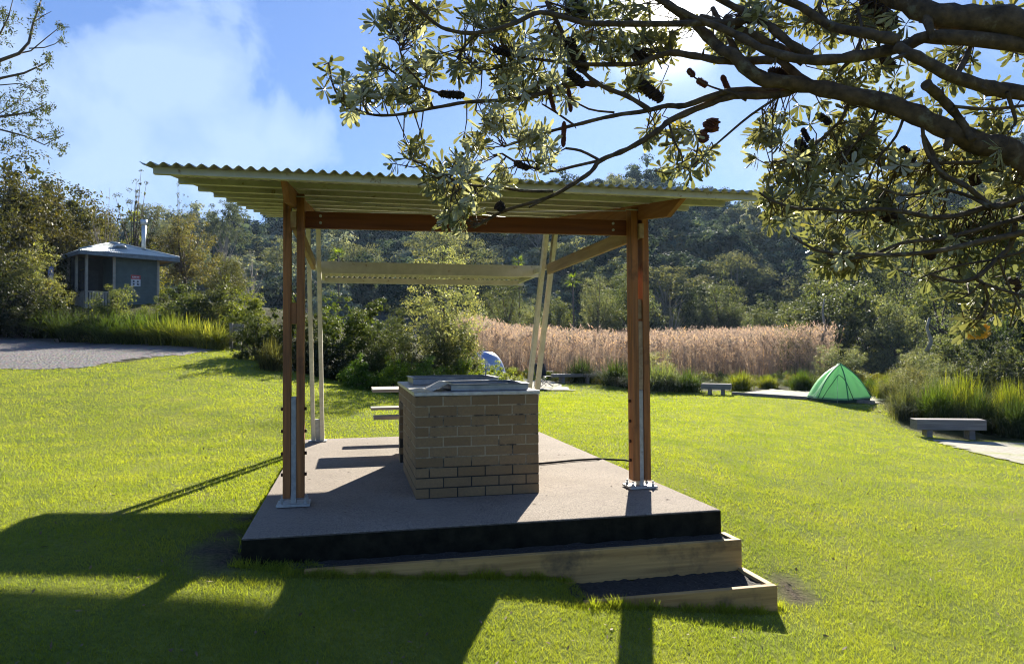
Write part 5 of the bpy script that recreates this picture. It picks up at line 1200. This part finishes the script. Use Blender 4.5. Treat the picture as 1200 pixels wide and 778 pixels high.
def tent():
    d = 22.0; c = at(985, 470, d); zg = g1(c.x, c.y) + .05; s = d / F
    r = empty('tent', (c.x, c.y, zg), 0, 'small pointed green camping tent pitched at the edge of the lawn', 'tent')
    X = lambda px: (px - 983) * s * .92 + .17
    apex = Vector((X(983), .35, 41 * s)); apex2 = Vector((X(990), .95, 39 * s))
    base = [Vector((X(951.5), .25, 0)), Vector((X(966), -.12, -.02)), Vector((X(981), -.25, -.02)), Vector((X(1003), -.02, 0)), Vector((X(1022.5), .35, 0)), Vector((X(1012), 1.3, 0)), Vector((X(975), 1.6, 0)), Vector((X(950), 1.0, 0))]
    n = 8; rows = 9; m_, t_, b_ = newmat('tent_fabric')
    L(t_, ramp(nz_(t_, mapped(t_), 2.5, 3), [(.3, (.22, .52, .25)), (.7, (.26, .58, .29))], t_), b_.inputs['Base Color']); b_.inputs['Roughness'].default_value = .45
    tr = node(t_, 'ShaderNodeBsdfTranslucent'); tr.inputs[0].default_value = (.58, 1.0, .52, 1); mx = node(t_, 'ShaderNodeMixShader'); mx.inputs[0].default_value = .5; L(t_, b_.outputs[0], mx.inputs[1]); L(t_, tr.outputs[0], mx.inputs[2]); L(t_, mx.outputs[0], t_.nodes['Material Output'].inputs[0])
    vs = []; m2 = 32
    def bp(k): i = int(k) % n; f_ = k - int(k); return base[i].lerp(base[(i + 1) % n], f_)
    for j in range(rows + 1):
        t = j / rows
        for k in range(m2):
            b0 = bp(k * n / m2); ap = apex if b0.y < .6 else apex2; p = b0.lerp(ap, t)
            out_ = (b0 - Vector((.1, .6, 0))); out_.z = 0; out_.normalize(); sag = .07 * math.sin(math.pi * t)
            ridge = abs(((k * n / m2) % 1) - .5) * 2
            p = p + out_ * sag * (.4 + .6 * ridge) + Vector((0, 0, .10 * math.sin(math.pi * t) * (.5 + .5 * ridge)))
            vs.append(p + Vector((0, 0, .07)))
    fs = [(j * m2 + k, j * m2 + (k + 1) % m2, (j + 1) * m2 + (k + 1) % m2, (j + 1) * m2 + k) for j in range(rows) for k in range(m2)]
    mb = MB(); mb.add(vs, fs, True); fly = mb.build('fly', m_, r)
    mb = MB(); k0 = 24 // 1
    for k in (0, 8, 16): mb.tube([vs[j * m2 + (k % m2)] for j in range(rows + 1)], .018, 5)
    mb.tube([apex + Vector((0, 0, .08)), apex2 + Vector((0, 0, .08))], .02, 5); mb.build('pole_sleeves', simple('tent_seam', (.05, .28, .13)), fly)
    # door: arched zip line on the left front panel
    mb = MB(); arc = []
    for i in range(13):
        t = i / 12; k = 1.0 + t * 8.5; j = 5.6 * math.sin(math.pi * t) ** .6; ji = min(int(j), rows - 1); f_ = j - ji; kk = int(k) % m2; kf = k - int(k)
        A = vs[ji * m2 + kk].lerp(vs[ji * m2 + (kk + 1) % m2], kf); B = vs[(ji + 1) * m2 + kk].lerp(vs[(ji + 1) * m2 + (kk + 1) % m2], kf); arc.append(A.lerp(B, f_) + Vector((-.005, -.02, 0)))
    mb.tube(arc, .011, 5); mb.build('door_zip', simple('zip', (.03, .18, .09)), fly)
    mb = MB(); fl = [Vector((.1, .6, 0)) + (b0 - Vector((.1, .6, 0))) * .97 for b0 in base]
    mb.add([v + Vector((0, 0, -.02)) for v in fl] + [v + Vector((0, 0, .12)) for v in fl], [tuple(range(8))[::-1], tuple(range(8, 16))] + [(i, (i + 1) % 8, 8 + (i + 1) % 8, 8 + i) for i in range(8)]); mb.build('floor', simple('tent_floor', (.012, .05, .025)), r)
    for a_, b_ in ((vs[5 * m2 + 4], Vector((X(958), -.75, -.02))), (vs[5 * m2 + 12], Vector((X(1015), -.65, -.02))), (vs[3 * m2], Vector((X(938), .1, 0)))): mb = MB(); mb.tube([a_, b_], .004, 4); mb.build('guy_rope', simple('rope', (.5, .5, .4)), r)
tent()
def dome():
    d = 28; c = at(568, 432, d); zg = g1(c.x, c.y); top_ = at(571, 411.5, d).z; R = 24 / F * d
    r = empty('dome_tent', (c.x, c.y, zg), .3, 'pale blue and white dome tent half hidden behind the leafy border', 'tent'); H = top_ - zg; vs = []; n, m_ = 28, 10
    for j in range(m_ + 1):
        t = j / m_ * math.pi / 2
        for k in range(n): a = 2 * math.pi * k / n; w_ = 1 + .04 * math.cos(4 * a); vs.append((R * math.cos(t) ** .8 * math.cos(a) * w_ * 1.05, R * math.cos(t) ** .8 * math.sin(a) * w_, H * math.sin(t)))
    fs = [(j * n + k, j * n + (k + 1) % n, (j + 1) * n + (k + 1) % n, (j + 1) * n + k) for j in range(m_) for k in range(n)]
    mb = MB(); mb.add(vs, fs, True); o = mb.build('fly', simple('dome_fabric', (.40, .47, .62), (.20, .26, .48), 1.2, .35), r)
    for a0 in (0.785, 2.356):
        mb = MB(); mb.tube([(R * 1.01 * math.cos(a0) * math.cos(t), R * 1.01 * math.sin(a0) * math.cos(t), H * 1.01 * max(math.sin(t), 0)) for t in [math.pi * i / 18 for i in range(19)]], .03, 5); mb.build('pole', simple('dome_pole', (.12, .16, .35)), r)
    mb = MB(); mb.tube([(R * .98 * math.cos(a), R * .98 * math.sin(a), .03) for a in [2 * math.pi * i / 24 for i in range(25)]], .05, 5); mb.build('groundsheet', simple('dome_floor', (.08, .1, .2)), r)
dome()
def chair():
    d = 28.5; c = at(637, 452, d); zg = g1(c.x, c.y) + .05; r = empty('camping_chair', (c.x, c.y, zg), .5, 'black folding camping chair seen behind the raked right post', 'chair'); blk = simple('chair_fabric', (.012, .012, .014), rough=.8); leg = simple('chair_frame', (.18, .18, .19), rough=.4, metal=.6)
    mb = MB(); mb.hexa([(-.25, .18, .42), (.25, .18, .42), (.25, .21, .42), (-.25, .21, .42), (-.25, .34, .92), (.25, .34, .92), (.25, .37, .92), (-.25, .37, .92)]); mb.build('backrest', blk, r, bevel=.01)
    mb = MB(); mb.box(-.25, .25, -.25, .2, .40, .425); mb.build('seat', blk, r, bevel=.008)
    for s in (-1, 1):
        mb = MB(); mb.box(s * .30 - .035, s * .30 + .035, -.26, .26, .60, .62); mb.build('armrest', blk, r)
        for a, b_ in (((s * .29, -.25, .60), (s * .29, -.25, .0)), ((s * .29, .33, .92), (s * .27, .25, 0))): mb = MB(); mb.tube([a, b_], .012, 6); mb.build('leg', leg, r)
        mb = MB(); mb.tube([(s * .26, -.25, .02), (-s * .0, 0, .25), (s * .26, .25, .38)], .01, 6); mb.build('brace', leg, r)
    for y in (-.25, .25):
        for s in (-1, 1): mb = MB(); mb.tube([(s * .28, y, .02), (-s * .25, y, .40)], .01, 6); mb.build('brace', leg, r)
chair()

# ================================================================== HAZE
m, t, b = newmat('haze'); t.nodes.remove(b)
pv = node(t, 'ShaderNodeVolumePrincipled'); pv.inputs['Color'].default_value = (.55, .75, 1.0, 1); pv.inputs['Density'].default_value = .00017; pv.inputs['Anisotropy'].default_value = .2
L(t, pv.outputs[0], t.nodes['Material Output'].inputs['Volume'])
mb = MB(); mb.box(-310, 310, -310, 310, -5, 62); tag(mb.build('haze', m), 'thin pale blue haze over the valley', 'haze', kind='stuff')
